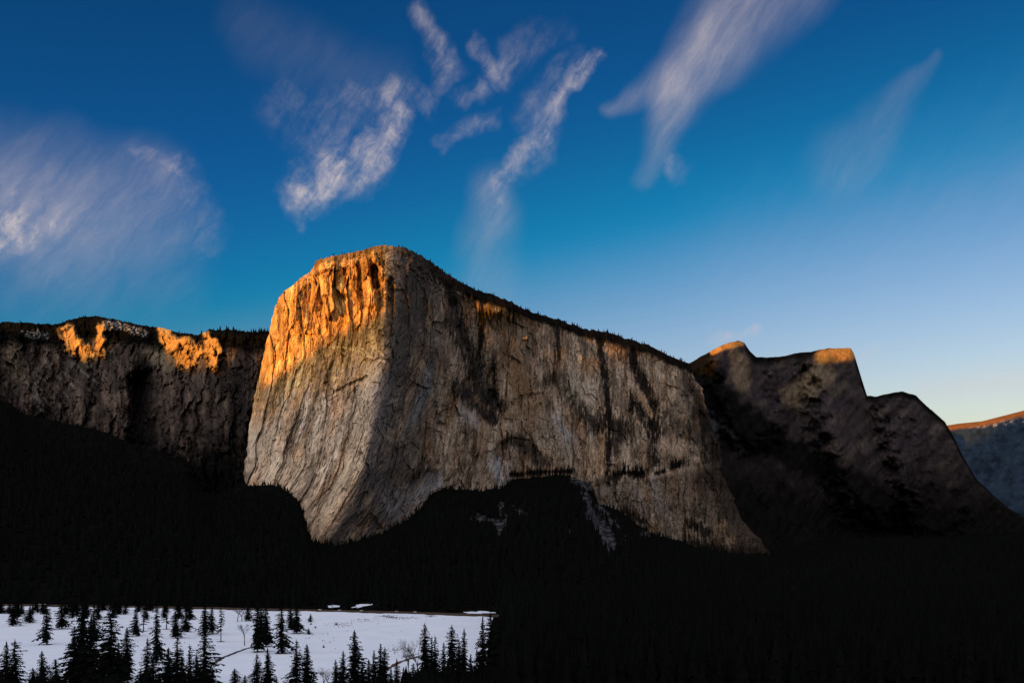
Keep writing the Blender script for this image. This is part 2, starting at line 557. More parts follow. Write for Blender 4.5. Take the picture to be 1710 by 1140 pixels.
def main_wall():
    top = [(.2 * (x - 527) / 118 if x < 645 else .2 + .8 * (x - 645) / 507, x, y) for x, y in SKY_MAIN]
    bot = [(float(ubase(x)), x, y + 30) for x, y in BASE_MAIN]
    bot[-1] = (1.0, 1290, 950)
    bot[0] = (0.0, 408, 800)
    U, V = 760, 470
    u, v, x, y = coons(top, bot, vparam(LEFT_MAIN), vparam(RIGHT_MAIN), U, V)
    rough = 2.6 * fbm(x / 26, x * 0, 5, 4) + 2.2 * terrace(pn(x / 7, x * 0, 6), 3, .1)
    y = y + sstep(.9, 1, v) * rough * (1 - sstep(.9, 1.0, u))
    x = x + sstep(.9, 1, u) * (9 * fbm(y / 40, y * 0, 12, 4) + 4 * terrace(pn(y / 16, y * 0, 14), 3, .15)) * sstep(0, .12, 1 - v)
    x = x + (1 - sstep(0, .05, u)) * (2.4 * fbm(y / 24, y * 0, 8, 4) + 1.2 * terrace(pn(y / 9, y * 0, 9), 3, .1))
    Y0, s = wall_base_depth(x, y)
    z = CAMZ + (HY - y) / F * Y0
    sw = 1 - sstep(-30, 40, s)                     # 1 on the south-west face, 0 on the south-east
    hi = sstep(640, 470, y)                        # high part of the wall
    Y = Y0.copy()
    # roundness of the flanks and rims
    Y += 90 * np.clip(1 - u / .035, 0, 1) ** 2
    Y += 110 * np.clip((u - .93) / .07, 0, 1) ** 2
    rim = .028 + .02 * pn(s / 90, s * 0, 3)
    Y += (75 + 30 * sw) * np.clip((v - (1 - rim * 1.6)) / (rim * 1.6), 0, 1) ** 1.6
    # big ribs, corners and flakes, longer upright than across
    wx = 16 * fbm(s / 90, z / 160, 11, 3)
    ss = s + wx + .10 * (z - 400) * sw
    amp = .40 - .08 * sw + .95 * sw * hi
    lean_s = ss + 10 * fbm(s / 40, z / 60, 13, 3)
    lean_z = z + 14 * fbm(s / 50, z / 70, 15, 3)
    f1, k1 = flakes(lean_s, lean_z, 85, 330, 2, 9, 30, 0, .035)
    f2, k2 = flakes(lean_s, lean_z, 36, 150, 3, 6.5, 19, 2.5, .035)
    f3, k3 = flakes(lean_s + .12 * z, lean_z, 15, 46, 4, 2.6, 8, .8, .06)
    f4, k4 = flakes(lean_s - .3 * z, lean_z, 6.5, 15, 5, 1.0, 3.2, .3, .09)
    am2 = .36 - .04 * sw + 1.1 * sw * hi
    Y += f1 * am2 + f2 * am2 + f3 * (.5 + .02 * sw + .75 * sw * hi) + f4 * (.6 + .35 * sw)
    Y += 22 * terrace(fbm(ss / 120, z / 380, 21, 3), 5, .10) * (.45 - .3 * sw + 1.0 * sw * hi) + 7 * terrace(fbm(ss / 42, z / 200, 31, 3), 5, .10) * amp
    Y += 1.6 * fbm(s / 7, z / 10, 61, 2)
    cr = cracks(ss, z, 34, 260, .045, 71) * sstep(-.1, .25, pn(s / 60, z / 120, 72))
    cr2 = cracks(ss, z, 15, 210, .05, 73) * sstep(0, .3, pn(s / 40, z / 70, 74))
    cr3 = cracks(ss, z, 8, 150, .05, 75) * sstep(.05, .3, pn(s / 25, z / 60, 76))
    ar = np.exp(-(fbm(s / 70, z / 60, 77, 3) / .022) ** 2) * sstep(-.05, .2, pn(s / 90, z / 90, 78))
    f5, k5 = flakes(lean_s, lean_z + .25 * lean_s, 58, 75, 9, 4, 9, 1.5, .025)
    Y += (11 * cr + 6 * cr2 + 3.5 * cr3) * (.5 + .05 * sw + .6 * sw * hi) + 3.5 * ar + .8 * f5 * (1 - .5 * sw)
    # broken blocky cap on the summit
    cap = sstep(.90, .965, v) * (1 - sstep(.36, .5, u))
    Y += cap * 16 * terrace(fbm(s / 16, z / 11, 81, 3), 3, .1)
    shoulder = seg(x, y, [(470, 492), (500, 470), (522, 455)], 26)
    Y += shoulder * 20 * terrace(fbm(s / 20, z / 16, 83, 3), 3, .1)
    # the keyhole alcove with the pillars each side
    e = 2.5 * fbm(s / 9, z / 12, 91, 2)
    alc = seg(x, y, [(625, 447), (626, 462), (628, 478)], 7.5, e)
    Y += 62 * alc
    Y += 24 * seg(x, y, [(599, 440), (603, 490), (608, 512)], 5, e)
    Y -= 20 * seg(x, y, [(610, 436), (614, 470), (620, 505)], 8, e)
    Y -= 16 * seg(x, y, [(642, 436), (641, 480), (642, 520), (640, 555)], 6, e)
    Y += 30 * seg(x, y, [(653, 468), (652, 500), (648, 560)], 7, e)
    Y += 16 * seg(x, y, [(575, 450), (576, 500)], 4, e) + 14 * seg(x, y, [(556, 445), (558, 480)], 4, e)
    # eastern bay, arches, stepped roofs, lower tier with its ledge
    bay = seg(x, y, [(772, 520), (782, 590), (800, 650), (818, 690)], 30, 6 * fbm(s / 30, z / 40, 93, 3))
    Y += 40 * bay
    Y -= 100 * np.exp(-((x - 850) / 38) ** 2 - ((y - 514) / 19) ** 2) * (1 + .25 * fbm(s / 25, z / 25, 95, 3))
    for pts, w, dpt in (([(838, 748), (855, 737), (880, 742), (895, 757)], 9, 16), ([(740, 700), (755, 650), (765, 620)], 8, -14),
                        ([(840, 690), (870, 665), (905, 660)], 6, 8), ([(560, 655), (590, 640), (612, 630)], 4, 14),
                        ([(545, 640), (556, 655), (560, 690)], 4, 12), ([(600, 880), (618, 862), (635, 885)], 6, 10)):
        Y += dpt * seg(x, y, pts, w, 3 * fbm(s / 14, z / 14, 97, 2))
    lower = sstep(.0, 14, y - ip(x, [(900, 800), (1000, 788), (1060, 792), (1130, 780), (1200, 768), (1290, 762)]) + 4 * fbm(s / 40, s * 0, 98, 3)) * sstep(965, 1000, x)
    Y -= 70 * lower
    Y += lower * 14 * terrace(fbm(s / 30, z / 60, 99, 3), 4, .12)
    P = unproject(x, y, Y)

    # ---- rock colour: the stone's own stains, water streaks, scars and dikes, then painted sunlit gold
    def lay(c, rgb, m):
        return c * (1 - m[..., None]) + np.array(rgb) * m[..., None]
    st1 = fbm(s / 26, z / 190, 101, 4)
    st2 = fbm(s / 8, z / 95, 105, 4)
    bl = fbm(s / 75, z / 95, 109, 4)
    bl2 = fbm(s / 22, z / 28, 113, 4)
    c = np.zeros(P.shape) + np.array((.365, .300, .228))
    c = lay(c, (.490, .430, .350), sstep(-.05, .4, st1 + .6 * bl) * .75)
    c = lay(c, (.215, .150, .100), sstep(.08, .42, -st1 + .5 * bl2) * .7)
    c = lay(c, (.36, .215, .115), sstep(.1, .4, pn(s / 50, z / 160, 120) + .5 * st2) * .55)
    c = lay(c, (.47, .40, .31), sstep(.15, .5, bl2 + .4 * st2) * .5)
    c *= (1 + .30 * np.clip(st2, -.8, .8) + .26 * fbm(s / 4.5, z / 15, 121, 3) + .10 * k2 + .12 * k3 + .10 * k4 + .13 * k5 - .25 * ar + .30 * fbm(ss / 3.2, z / 70, 123, 3) + .22 * fbm(ss / 9, z / 260, 125, 3))[..., None]
    se = sstep(0, 45, s)
    w20 = 9 * fbm(s / 34, z / 60, 130, 4) + 7 * fbm(s / 9, z / 26, 131, 4)
    # grey-blue weathered strip right of the prow
    c = lay(c, (.135, .137, .145), se * (1 - sstep(140, 300, s)) * sstep(-.4, .2, st1 + .5 * bl + .1) * .75)
    c = lay(c, (.125, .125, .13), seg(x, y, [(700, 440), (690, 500), (668, 560), (665, 620)], 34, 2 * w20) * .55)
    c = lay(c, (.20, .21, .23), seg(x, y, [(640, 640), (632, 720), (628, 800), (650, 860)], 22, w20) * .6)
    # bright scarred lower prow
    c = lay(c, (.50, .42, .31), seg(x, y, [(615, 610), (612, 680), (590, 760), (570, 830), (540, 885)], 22, 1.5 * w20) * .55)
    c = lay(c, (.46, .40, .31), seg(x, y, [(430, 740), (450, 780), (490, 790)], 34, w20) * .6)
    skn = fbm(s / 7, z / 55, 133, 4) + .6 * fbm(s / 16, z / 24, 137, 3)

    def stain(pts, wd, amt=.6):
        best = np.full(x.shape, 1e9)
        for (x1, y1), (x2, y2) in zip(pts[:-1], pts[1:]):
            dx, dy = x2 - x1, y2 - y1
            t = np.clip(((x - x1) * dx + (y - y1) * dy) / (dx * dx + dy * dy + 1e-9), 0, 1)
            best = np.minimum(best, np.hypot(x - x1 - t * dx, (y - y1 - t * dy) * .75))
        return sstep(-.12, .34, (1 - best / (1.75 * wd)) - .47 + amt * skn + .02 * w20)
    # the dark map-shaped stain and its outliers
    na = np.maximum.reduce([stain([(758, 535), (776, 570), (790, 610), (806, 650), (822, 672)], 21, .5),
                            stain([(765, 645), (790, 680), (826, 698)], 13, .5), stain([(824, 600), (828, 660)], 8, .5),
                            stain([(748, 480), (764, 520)], 10, .5)])
    c = lay(c, (.038, .044, .050), na * (.82 + .15 * np.clip(bl2 * 2, -1, 1)))
    c = lay(c, (.34, .33, .33), na * sstep(.42, .55, fbm(s / 9, z / 9, 140, 3)) * .7)
    for pts, wd, k in (([(929, 528), (931, 560), (933, 605)], 6, .85), ([(1001, 550), (1006, 600), (1012, 650), (1018, 700), (1014, 785)], 8, .95),
                       ([(1052, 565), (1058, 600), (1072, 635), (1088, 670), (1092, 715), (1095, 770)], 11, .93), ([(804, 488), (806, 530), (804, 575)], 7, .85),
                       ([(1010, 705), (1035, 715), (1028, 735)], 18, .8), ([(1065, 680), (1085, 700), (1098, 720)], 17, .85), ([(955, 655), (972, 685), (992, 705)], 17, .75),
                       ([(845, 735), (868, 738), (892, 760), (915, 775)], 11, .7), ([(1120, 690), (1135, 720)], 14, .5), ([(1140, 610), (1152, 650)], 10, .6),
                       ([(718, 440), (742, 470), (752, 500)], 9, .6), ([(725, 590), (716, 640), (700, 690)], 7, .35), ([(970, 555), (975, 580)], 9, .5),
                       ([(885, 570), (890, 590)], 12, .4), ([(690, 800), (706, 780), (722, 790)], 15, .55), ([(900, 645), (915, 630), (940, 625)], 9, .5),
                       ([(1160, 650), (1178, 700), (1190, 750)], 10, .55), ([(1020, 560), (1048, 570)], 6, .5), ([(905, 526), (925, 535), (955, 548)], 7, .7)):
        c = lay(c, (.036, .032, .032), stain(pts, wd, .55) * k)
    for pts, wd, k, rgb in (([(962, 640), (985, 655)], 18, .6, (.52, .48, .40)), ([(985, 745), (990, 785)], 9, .6, (.55, .44, .31)), ([(1003, 750), (1006, 785)], 6, .6, (.55, .42, .29)),
                            ([(828, 775), (838, 800)], 13, .75, (.50, .53, .56)), ([(812, 800), (816, 808)], 9, .7, (.50, .42, .33)), ([(1105, 745), (1150, 752)], 12, .5, (.55, .45, .36)),
                            ([(900, 700), (945, 740)], 22, .4, (.42, .40, .35)), ([(770, 690), (795, 702)], 9, .6, (.45, .45, .46)), ([(930, 700), (950, 730)], 9, .5, (.45, .47, .5)),
                            ([(660, 850), (700, 820), (730, 800)], 14, .6, (.36, .39, .43)), ([(690, 700), (712, 650), (716, 620)], 9, .45, (.24, .30, .36)), ([(740, 620), (735, 660)], 10, .4, (.42, .37, .30)),
                            ([(858, 620), (880, 680)], 26, .5, (.40, .27, .15)), ([(840, 560), (860, 640)], 20, .35, (.37, .25, .14)), ([(1090, 800), (1110, 860)], 10, .6, (.50, .47, .44)),
                            ([(1065, 820), (1075, 870)], 9, .6, (.50, .46, .42)), ([(1205, 880), (1225, 900)], 10, .75, (.62, .45, .26)), ([(1250, 885), (1258, 905)], 8, .6, (.6, .45, .28)),
                            ([(1000, 820), (1030, 815)], 9, .5, (.5, .46, .4)), ([(1070, 660), (1085, 690)], 5, .7, (.50, .36, .22)), ([(1128, 650), (1140, 700)], 7, .5, (.42, .33, .24))):
        c = lay(c, rgb, stain(pts, wd * 1.15, .8) * min(1, k * 1.25))
    # pale dikes wandering across the prow
    wob = 4 * fbm(s / 16, z / 16, 150, 3)
    for pts in ([(560, 578), (585, 583), (600, 586), (612, 594), (625, 598), (642, 604)], [(585, 580), (605, 582), (616, 592)], [(628, 582), (640, 594)], [(556, 580), (575, 590)]):
        c = lay(c, (.58, .50, .38), seg(x, y + wob * .5, pts, 1.7) * .75)
    # brush on the ledges and on the rim, scree and pine litter
    rimd = sstep(.935, .965, v + .012 * fbm(s / 25, z / 25, 160, 3)) * sstep(.22, .42, u)
    c = lay(c, (.010, .009, .007), rimd * .97)
    rimw = sstep(.962, .985, v + .03 * fbm(s / 14, z / 10, 161, 3)) * (1 - sstep(.22, .42, u))
    c = lay(c, (.06, .045, .03), rimw * .6)
    for pts, wd in (([(1018, 797), (1045, 788), (1076, 791)], 10), ([(1126, 775), (1137, 773)], 8),
                    ([(1180, 800), (1215, 812)], 5), ([(1150, 870), (1180, 890)], 8), ([(855, 792), (900, 788), (955, 786)], 5), ([(1095, 790), (1110, 786)], 4), ([(1040, 852), (1075, 872)], 8)):
        c = lay(c, FOREST, stain(pts, wd, .7) * .96)
    c = lay(c, (.02, .02, .022), np.clip(sstep(.90, .985, u + .05 * fbm(s / 30, z / 40, 163, 4)) * sstep(.02, .3, 1 - v), 0, 1) * .8)
    c = lay(c, FOREST, stain([(1150, 905), (1215, 922), (1285, 915)], 9, .7) * .95)
    c = lay(c, (.20, .165, .14), lower * (.35 + .3 * np.clip(bl, -1, 1)))
    # sunlit gold painted into the colour of the upper prow and rim
    sun_tint = np.maximum(sw * sstep(700, 590, y + 4 * w20 + .32 * (x - 520)), np.exp(-((x - 850) / 45) ** 2 - ((y - 512) / 24) ** 2))
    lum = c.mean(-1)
    c = c * (1 - sun_tint[..., None] * .9) + (sun_tint * .9 * lum / .285)[..., None] * np.array((.47, .265, .08))
    # the east face and lower tier are toned darker than the prow
    face_tone = 1 - .38 * sstep(-10, 60, s) * (1 - .35 * sstep(520, 900, s)) - .18 * lower
    c = c * face_tone[..., None]
    lum = c.mean(-1, keepdims=True)
    c = c * np.clip(lum / .24, .2, 3) ** .45
    c = np.clip(c, .006, .75)
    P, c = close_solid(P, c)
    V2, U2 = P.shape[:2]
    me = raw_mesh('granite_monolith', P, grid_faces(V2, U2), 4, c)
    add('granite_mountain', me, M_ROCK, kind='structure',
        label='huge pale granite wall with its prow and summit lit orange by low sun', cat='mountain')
    return x, y, Y, v


MAIN = main_wall()


def depth_main(x, y):
    return float(wall_base_depth(np.array(float(x)), np.array(float(y)))[0])


# ------------------------------------------------------------------ cliffs beyond the wall on the west
SKY_WEST = [(-120, 552), (-60, 545), (0, 538), (40, 537), (60, 541), (100, 541), (112, 534), (135, 528), (160, 528), (200, 535), (230, 541), (265, 547),
            (300, 555), (330, 559), (350, 551), (380, 550), (410, 554), (450, 553), (500, 560), (540, 570)]


def depth_west(x, y):
    return 3350 + 140 * np.sin((np.asarray(x) + 40) / 95.0) - .95 * (np.asarray(x) - 200) - 1.1 * (np.asarray(y) - 540)


def west_cliffs():
    U, V = 420, 220
    top = [((x + 120) / 660, x, y) for x, y in SKY_WEST]
    bot = [(0, -120, 860), (1, 540, 860)]
    u, v, x, y = coons(top, bot, [(0, -120, 860), (1, -120, 552)], [(0, 540, 860), (1, 540, 570)], U, V)
    y = y + sstep(.9, 1, v) * (3.0 * fbm(x / 22, x * 0, 17, 4) + 1.5 * pn(x / 5, x * 0, 18))
    Y = depth_west(x, y)
    s, z = x * 2.0, CAMZ + (HY - y) / F * Y
    e = 4 * fbm(s / 30, z / 40, 201, 3)
    Y = Y + 60 * np.clip((v - .965) / .035, 0, 1) ** 1.5
    Y += 55 * terrace(fbm(s / 150, z / 600, 203, 3), 4, .16) + 26 * terrace(fbm(s / 50, z / 220, 205, 3), 4, .14)
    Y += 9 * terrace(fbm(s / 20, z / 40, 207, 3), 3, .15) + 4 * fbm(s / 8, z / 16, 209, 2)
    # buttresses that reach out into the light
    e2 = e + 9 * fbm(s / 22, z / 26, 231, 4)
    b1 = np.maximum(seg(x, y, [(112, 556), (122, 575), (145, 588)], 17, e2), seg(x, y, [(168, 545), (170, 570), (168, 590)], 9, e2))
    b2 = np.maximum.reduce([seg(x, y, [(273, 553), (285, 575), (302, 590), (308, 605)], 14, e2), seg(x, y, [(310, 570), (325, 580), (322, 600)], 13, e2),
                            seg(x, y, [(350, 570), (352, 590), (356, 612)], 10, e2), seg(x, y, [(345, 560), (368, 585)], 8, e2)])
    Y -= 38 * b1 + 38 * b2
    fa, ka = flakes(s + 6 * e, z + 20 * fbm(s / 60, z / 60, 233, 3), 36, 130, 7, 8, 22, 3, .05)
    fb, kb = flakes(s + 5 * e, z, 14, 40, 8, 3, 10, 1, .08)
    Y += fa + fb
    Y += 40 * seg(x, y, [(150, 560), (152, 588)], 8, e)
    Y += 120 * seg(x, y, [(238, 640), (240, 700), (236, 750)], 26, 2 * e)
    P = unproject(x, y, Y)

    def lay(c, rgb, m):
        return c * (1 - m[..., None]) + np.array(rgb) * m[..., None]
    st = fbm(s / 26, z / 240, 211, 4)
    bl = fbm(s / 70, z / 80, 215, 4)
    d = fbm((s + .9 * z) / 22, (z - .5 * s) / 120, 219, 4)
    c = np.zeros(P.shape) + np.array((.076, .063, .058))
    c = lay(c, (.20, .155, .125), sstep(.0, .4, st + .5 * bl) * .7)
    c = lay(c, (.035, .030, .030), sstep(.0, .35, -st + .3 * bl) * .7)
    scree = seg(x, y, [(60, 660), (95, 640), (130, 620), (160, 610)], 42, 6 * e)
    c = lay(c, (.23, .22, .22), scree * sstep(-.1, .35, d) * .75)
    c = lay(c, (.24, .21, .15), np.maximum(seg(x, y, [(20, 585), (24, 625)], 16, 2 * e), seg(x, y, [(255, 585), (290, 605)], 22, 2 * e)) * .6)
    for pts, wd, k in (([(238, 620), (240, 760)], 26, .85), ([(15, 660), (60, 720)], 40, .6), ([(150, 650), (215, 640)], 14, .4), ([(400, 640), (415, 720), (350, 800)], 36, .7)):
        c = lay(c, (.014, .014, .016), seg(x, y, pts, wd, 2.5 * e) * k)
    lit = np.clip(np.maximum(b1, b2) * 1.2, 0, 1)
    c = lay(c, (.40, .235, .075), lit)  # sunlit orange painted on the buttresses; other rock is kept darker
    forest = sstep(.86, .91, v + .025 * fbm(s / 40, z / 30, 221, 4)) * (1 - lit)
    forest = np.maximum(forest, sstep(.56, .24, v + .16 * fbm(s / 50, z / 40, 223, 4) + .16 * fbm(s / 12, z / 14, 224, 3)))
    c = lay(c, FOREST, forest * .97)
    snow = np.maximum(seg(x, y, [(178, 541), (205, 546), (240, 556)], 8, 1.6 * e), seg(x, y, [(42, 556), (75, 560)], 8, 2 * e)) * sstep(-.1, .2, fbm(s / 8, z / 6, 225, 3))
    c = lay(c, (.26, .28, .31), snow * .8)
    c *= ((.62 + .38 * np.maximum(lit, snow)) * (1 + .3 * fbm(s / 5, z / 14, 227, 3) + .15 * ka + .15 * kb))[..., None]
    c = np.clip(c, .004, .8)
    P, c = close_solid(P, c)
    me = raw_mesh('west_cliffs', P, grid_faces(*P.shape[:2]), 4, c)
    add('cliff_mountain', me, M_ROCK, kind='structure', label='dark wooded cliffs with two orange lit buttresses behind the granite wall', cat='mountain')


west_cliffs()

# ------------------------------------------------------------------ peaks up the valley on the east
SKY_EAST = [(1080, 640), (1120, 622), (1152, 606), (1180, 590), (1200, 579), (1215, 572), (1232, 569), (1243, 573), (1253, 587), (1263, 596), (1290, 597), (1330, 590),
            (1360, 586), (1385, 581), (1420, 580), (1426, 590), (1436, 622), (1448, 661), (1462, 662), (1482, 656), (1508, 653), (1530, 661),
            (1552, 682), (1578, 703), (1592, 728), (1608, 762), (1632, 802), (1680, 845), (1740, 880)]


def depth_east(x, y):
    x = np.asarray(x, float)
    return 3800 + 2.35 * (x - 1180) - 1.2 * (np.asarray(y) - 600)


def east_peaks():
    U, V = 460, 220
    top = [((x - 1080) / 660, x, y) for x, y in SKY_EAST]
    u, v, x, y = coons(top, [(0, 1080, 960), (1, 1740, 960)], [(0, 1080, 960), (1, 1080, 640)], [(0, 1740, 960), (1, 1740, 880)], U, V)
    y = y + sstep(.9, 1, v) * (2.6 * fbm(x / 24, x * 0, 19, 4))
    Y = depth_east(x, y)
    s, z = x * 2.4, CAMZ + (HY - y) / F * Y
    e = 5 * fbm(s / 40, z / 50, 301, 3)
    # ridges falling to the valley: flanks turn away from the sun on the right, towards it on the left
    Y -= 170 * seg(x, y, [(1232, 572), (1238, 630), (1255, 700)], 60, 3 * e) + 220 * seg(x, y, [(1415, 590), (1430, 680), (1470, 800)], 90, 3 * e)
    Y -= 130 * seg(x, y, [(1508, 656), (1530, 740), (1560, 850)], 60, 3 * e)
    Y += 50 * np.clip((v - .955) / .045, 0, 1) ** 1.4
    Y += 50 * terrace(fbm((s + .5 * z) / 140, z / 300, 303, 3), 4, .48) + 22 * fbm((s - .6 * z) / 50, z / 130, 305, 4)
    Y += 7 * fbm(s / 18, z / 26, 307, 3)
    P = unproject(x, y, Y)

    def lay(c, rgb, m):
        return c * (1 - m[..., None]) + np.array(rgb) * m[..., None]
    di = fbm((s - .7 * z) / 60, (z + .4 * s) / 120, 311, 5)
    bl = fbm(s / 110, z / 110, 315, 4)
    c = np.zeros(P.shape) + np.array((.054, .047, .054))
    c = lay(c, (.13, .112, .10), sstep(-.05, .5, di + .4 * bl) * .6)
    c = lay(c, (.030, .026, .028), sstep(.05, .4, -di + .4 * bl) * .6)
    c = lay(c, (.21, .17, .12), np.maximum(seg(x, y, [(1325, 660), (1375, 620)], 24, 2.5 * e), seg(x, y, [(1232, 600), (1240, 640)], 18, 2 * e)) * .9)
    c = lay(c, (.10, .12, .15), seg(x, y, [(1165, 630), (1182, 690), (1205, 745)], 15, e) * .9)
    c = lay(c, (.075, .070, .072), seg(x, y, [(1215, 760), (1260, 820), (1310, 880)], 34, 2 * e) * .8)
    fo = np.maximum.reduce([seg(x, y, [(1160, 610), (1205, 670), (1280, 735), (1380, 790), (1500, 850)], 36, 3 * e), sstep(700, 880, y + .25 * (1420 - x) * (x < 1420) + 5 * e) * (x > 1200),
                            sstep(.945, .985, v + .02 * fbm(s / 40, z / 40, 321, 3)) * (1 - seg(x, y, [(1205, 582), (1236, 573)], 14)) * (1 - seg(x, y, [(1378, 592), (1420, 592)], 18))])
    c = lay(c, FOREST, np.clip(fo, 0, 1) * .93)
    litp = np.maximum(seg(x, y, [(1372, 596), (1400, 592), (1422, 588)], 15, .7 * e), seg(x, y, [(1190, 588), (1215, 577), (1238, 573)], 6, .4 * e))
    c = lay(c, (.36, .18, .05), litp)  # orange sunlight painted into the caps, the remaining rock held darker
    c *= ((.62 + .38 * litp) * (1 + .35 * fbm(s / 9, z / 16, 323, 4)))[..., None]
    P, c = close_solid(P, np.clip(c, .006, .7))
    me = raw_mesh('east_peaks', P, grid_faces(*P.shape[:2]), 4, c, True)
    add('mountain', me, M_ROCK_FAR, kind='structure', label='dark stepped peaks with small orange caps beyond the end of the wall', cat='mountain')


east_peaks()

SKY_FAR = [(1480, 760), (1540, 728), (1570, 712), (1600, 707), (1640, 703), (1675, 694), (1710, 685), (1790, 668), (1900, 650)]


def far_ridge():
    U, V = 200, 120
    top = [((x - 1480) / 420, x, y) for x, y in SKY_FAR]
    u, v, x, y = coons(top, [(0, 1480, 960), (1, 1900, 960)], [(0, 1480, 960), (1, 1480, 760)], [(0, 1900, 960), (1, 1900, 650)], U, V)
    Y = 5900 - 2.6 * (y - 700) + 0 * x
    s, z = x * 3.4, CAMZ + (HY - y) / F * Y
    Y += 70 * fbm(s / 200, z / 260, 401, 4) + 18 * fbm(s / 40, z / 60, 403, 3)
    Y += 90 * np.clip((v - .95) / .05, 0, 1) ** 1.4
    P = unproject(x, y, Y)
    c = np.zeros(P.shape) + np.array((.018, .032, .055))  # blue of distant haze painted into the ridge colour
    n = sstep(-.1, .4, fbm(s / 90, z / 50, 405, 4))[..., None]
    c = c * (1 - n) + np.array((.010, .018, .030)) * n
    sn = (seg(x, y, [(1620, 712), (1720, 700)], 5) * sstep(.0, .3, fbm(s / 30, z / 12, 407, 3)))[..., None]
    c = c * (1 - sn) + np.array((.25, .25, .27)) * sn
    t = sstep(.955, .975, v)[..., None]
    c = c * (1 - t) + np.array((.20, .085, .03)) * t  # sunlit orange line painted along the crest
    P, c = close_solid(P, np.clip(c, .006, .7))
    me = raw_mesh('far_ridge', P, grid_faces(*P.shape[:2]), 4, c, True)
    add('ridge_hill', me, M_ROCK_FAR, kind='structure', label='farthest bluish ridge with a thin orange crest at the valley end', cat='hill')


far_ridge()

# ------------------------------------------------------------------ the valley's unseen south-western rim, crest shaped to set the shadow edge
SH = np.array((math.sin(SUN_AZ), math.cos(SUN_AZ)))
PERP = np.array((-SH[1], SH[0]))
RIM_D = 3600.0


def shadow_rim():
    tan = math.tan(SUN_EL)
    pts = []
    for x, y in ((-100, 545), (60, 548), (98, 560), (116, 594), (145, 594), (170, 592), (186, 560), (225, 545), (252, 552), (275, 598), (310, 616), (330, 608), (346, 616), (368, 614), (388, 580), (408, 570),
                 (430, 645), (470, 625), (510, 592), (560, 560), (610, 535), (645, 520)):
        Y = depth_west(x, y) - 40 if x < 415 else None
        if Y is None:
            Y = depth_main(x, y)
        p = unproject(float(x), float(y), float(Y))
        pts.append((float(p[:2] @ PERP), p[2] + (RIM_D - float(p[:2] @ SH)) * tan))
    pts2 = []
    for x, y, Y in ((840, 534, depth_main(840, 530) - 60), (1100, 570, depth_main(1100, 585)), (1225, 582, depth_east(1225, 580) - 150), (1290, 560, depth_east(1290, 590) - 60), (1335, 552, depth_east(1335, 590) - 80), (1360, 575, depth_east(1360, 590) - 120), (1374, 592, depth_east(1370, 590) - 160), (1395, 610, depth_east(1395, 605) - 180), (1440, 600, depth_east(1440, 640) - 200),
                    (1500, 640, depth_east(1500, 650)), (1690, 694, 5950)):
        p = unproject(float(x), float(y), float(Y))
        pts2.append((float(p[:2] @ PERP), p[2] + (RIM_D - float(p[:2] @ SH)) * tan))
    return pts, pts2


RP1, RP2 = shadow_rim()
print('RIM west', [(round(a), round(b)) for a, b in RP1])
print('RIM east', [(round(a), round(b)) for a, b in RP2])


def build_rim():
    allp = sorted(RP1 + [p for p in RP2 if p[0] > max(q[0] for q in RP1) + 15])
    us = np.array([-9000, -5200] + [p[0] for p in allp] + [allp[-1][0] + 900, 5000, 9000])
    hs = np.array([1000, 1080] + [p[1] for p in allp] + [allp[-1][1] + 60, 1250, 1200])
    u = np.concatenate([np.linspace(-9000, -4600, 60), np.linspace(-4580, 200, 480), np.linspace(260, 9000, 90)])
    h = np.interp(u, us, hs)
    k = np.array([1, 2, 3, 2, 1]) / 9
    h[2:-2] = np.convolve(h, k, 'valid')
    h = h + 7 * fbm(u / 60, u * 0, 501, 4)
    rows, cols = [], []
    for off, fr in ((-2600, -.02), (-1700, .25), (-900, .55), (-400, .78), (-150, .93), (0, 1.0), (250, .97), (900, .9), (2500, .7), (5000, 0)):
        d = RIM_D + off + (90 * fbm(u / 300, u * 0 + off / 500, 503, 3) if off else 0)
        z = h * fr + (25 * fbm(u / 150, u * 0 + off / 300, 505, 3) if off else 0)
        if off > 0:
            z = np.minimum(z, h * fr + off * .03)
        rows.append(np.stack([SH[0] * d + PERP[0] * u, SH[1] * d + PERP[1] * u, z], -1))
        n = sstep(-.2, .3, fbm(u / 120, u * 0 + off / 200, 507, 3))[:, None]
        cols.append(np.array((.03, .035, .03)) * (1 - n) + np.array((.16, .14, .12)) * n)
    P, C = np.stack(rows), np.stack(cols)
    me = raw_mesh('valley_rim', P, grid_faces(*P.shape[:2]), 4, C, True)
    add('unseen_rim_mountain', me, M_ROCK_FAR, kind='structure', label='unseen high wooded rim of the valley behind the viewpoint with its crest shaped for the shadow', cat='mountain')


build_rim()

# ------------------------------------------------------------------ valley floor and the wooded slopes below the cliffs
me = raw_mesh('valley_floor', [(-40000, -40000, -1.2), (40000, -40000, -1.2), (40000, 40000, -1.2), (-40000, 40000, -1.2)], [0, 1, 2, 3], 4)
add('ground', me, M_FLOOR, kind='structure', label='dark forest floor of the broad valley', cat='ground')

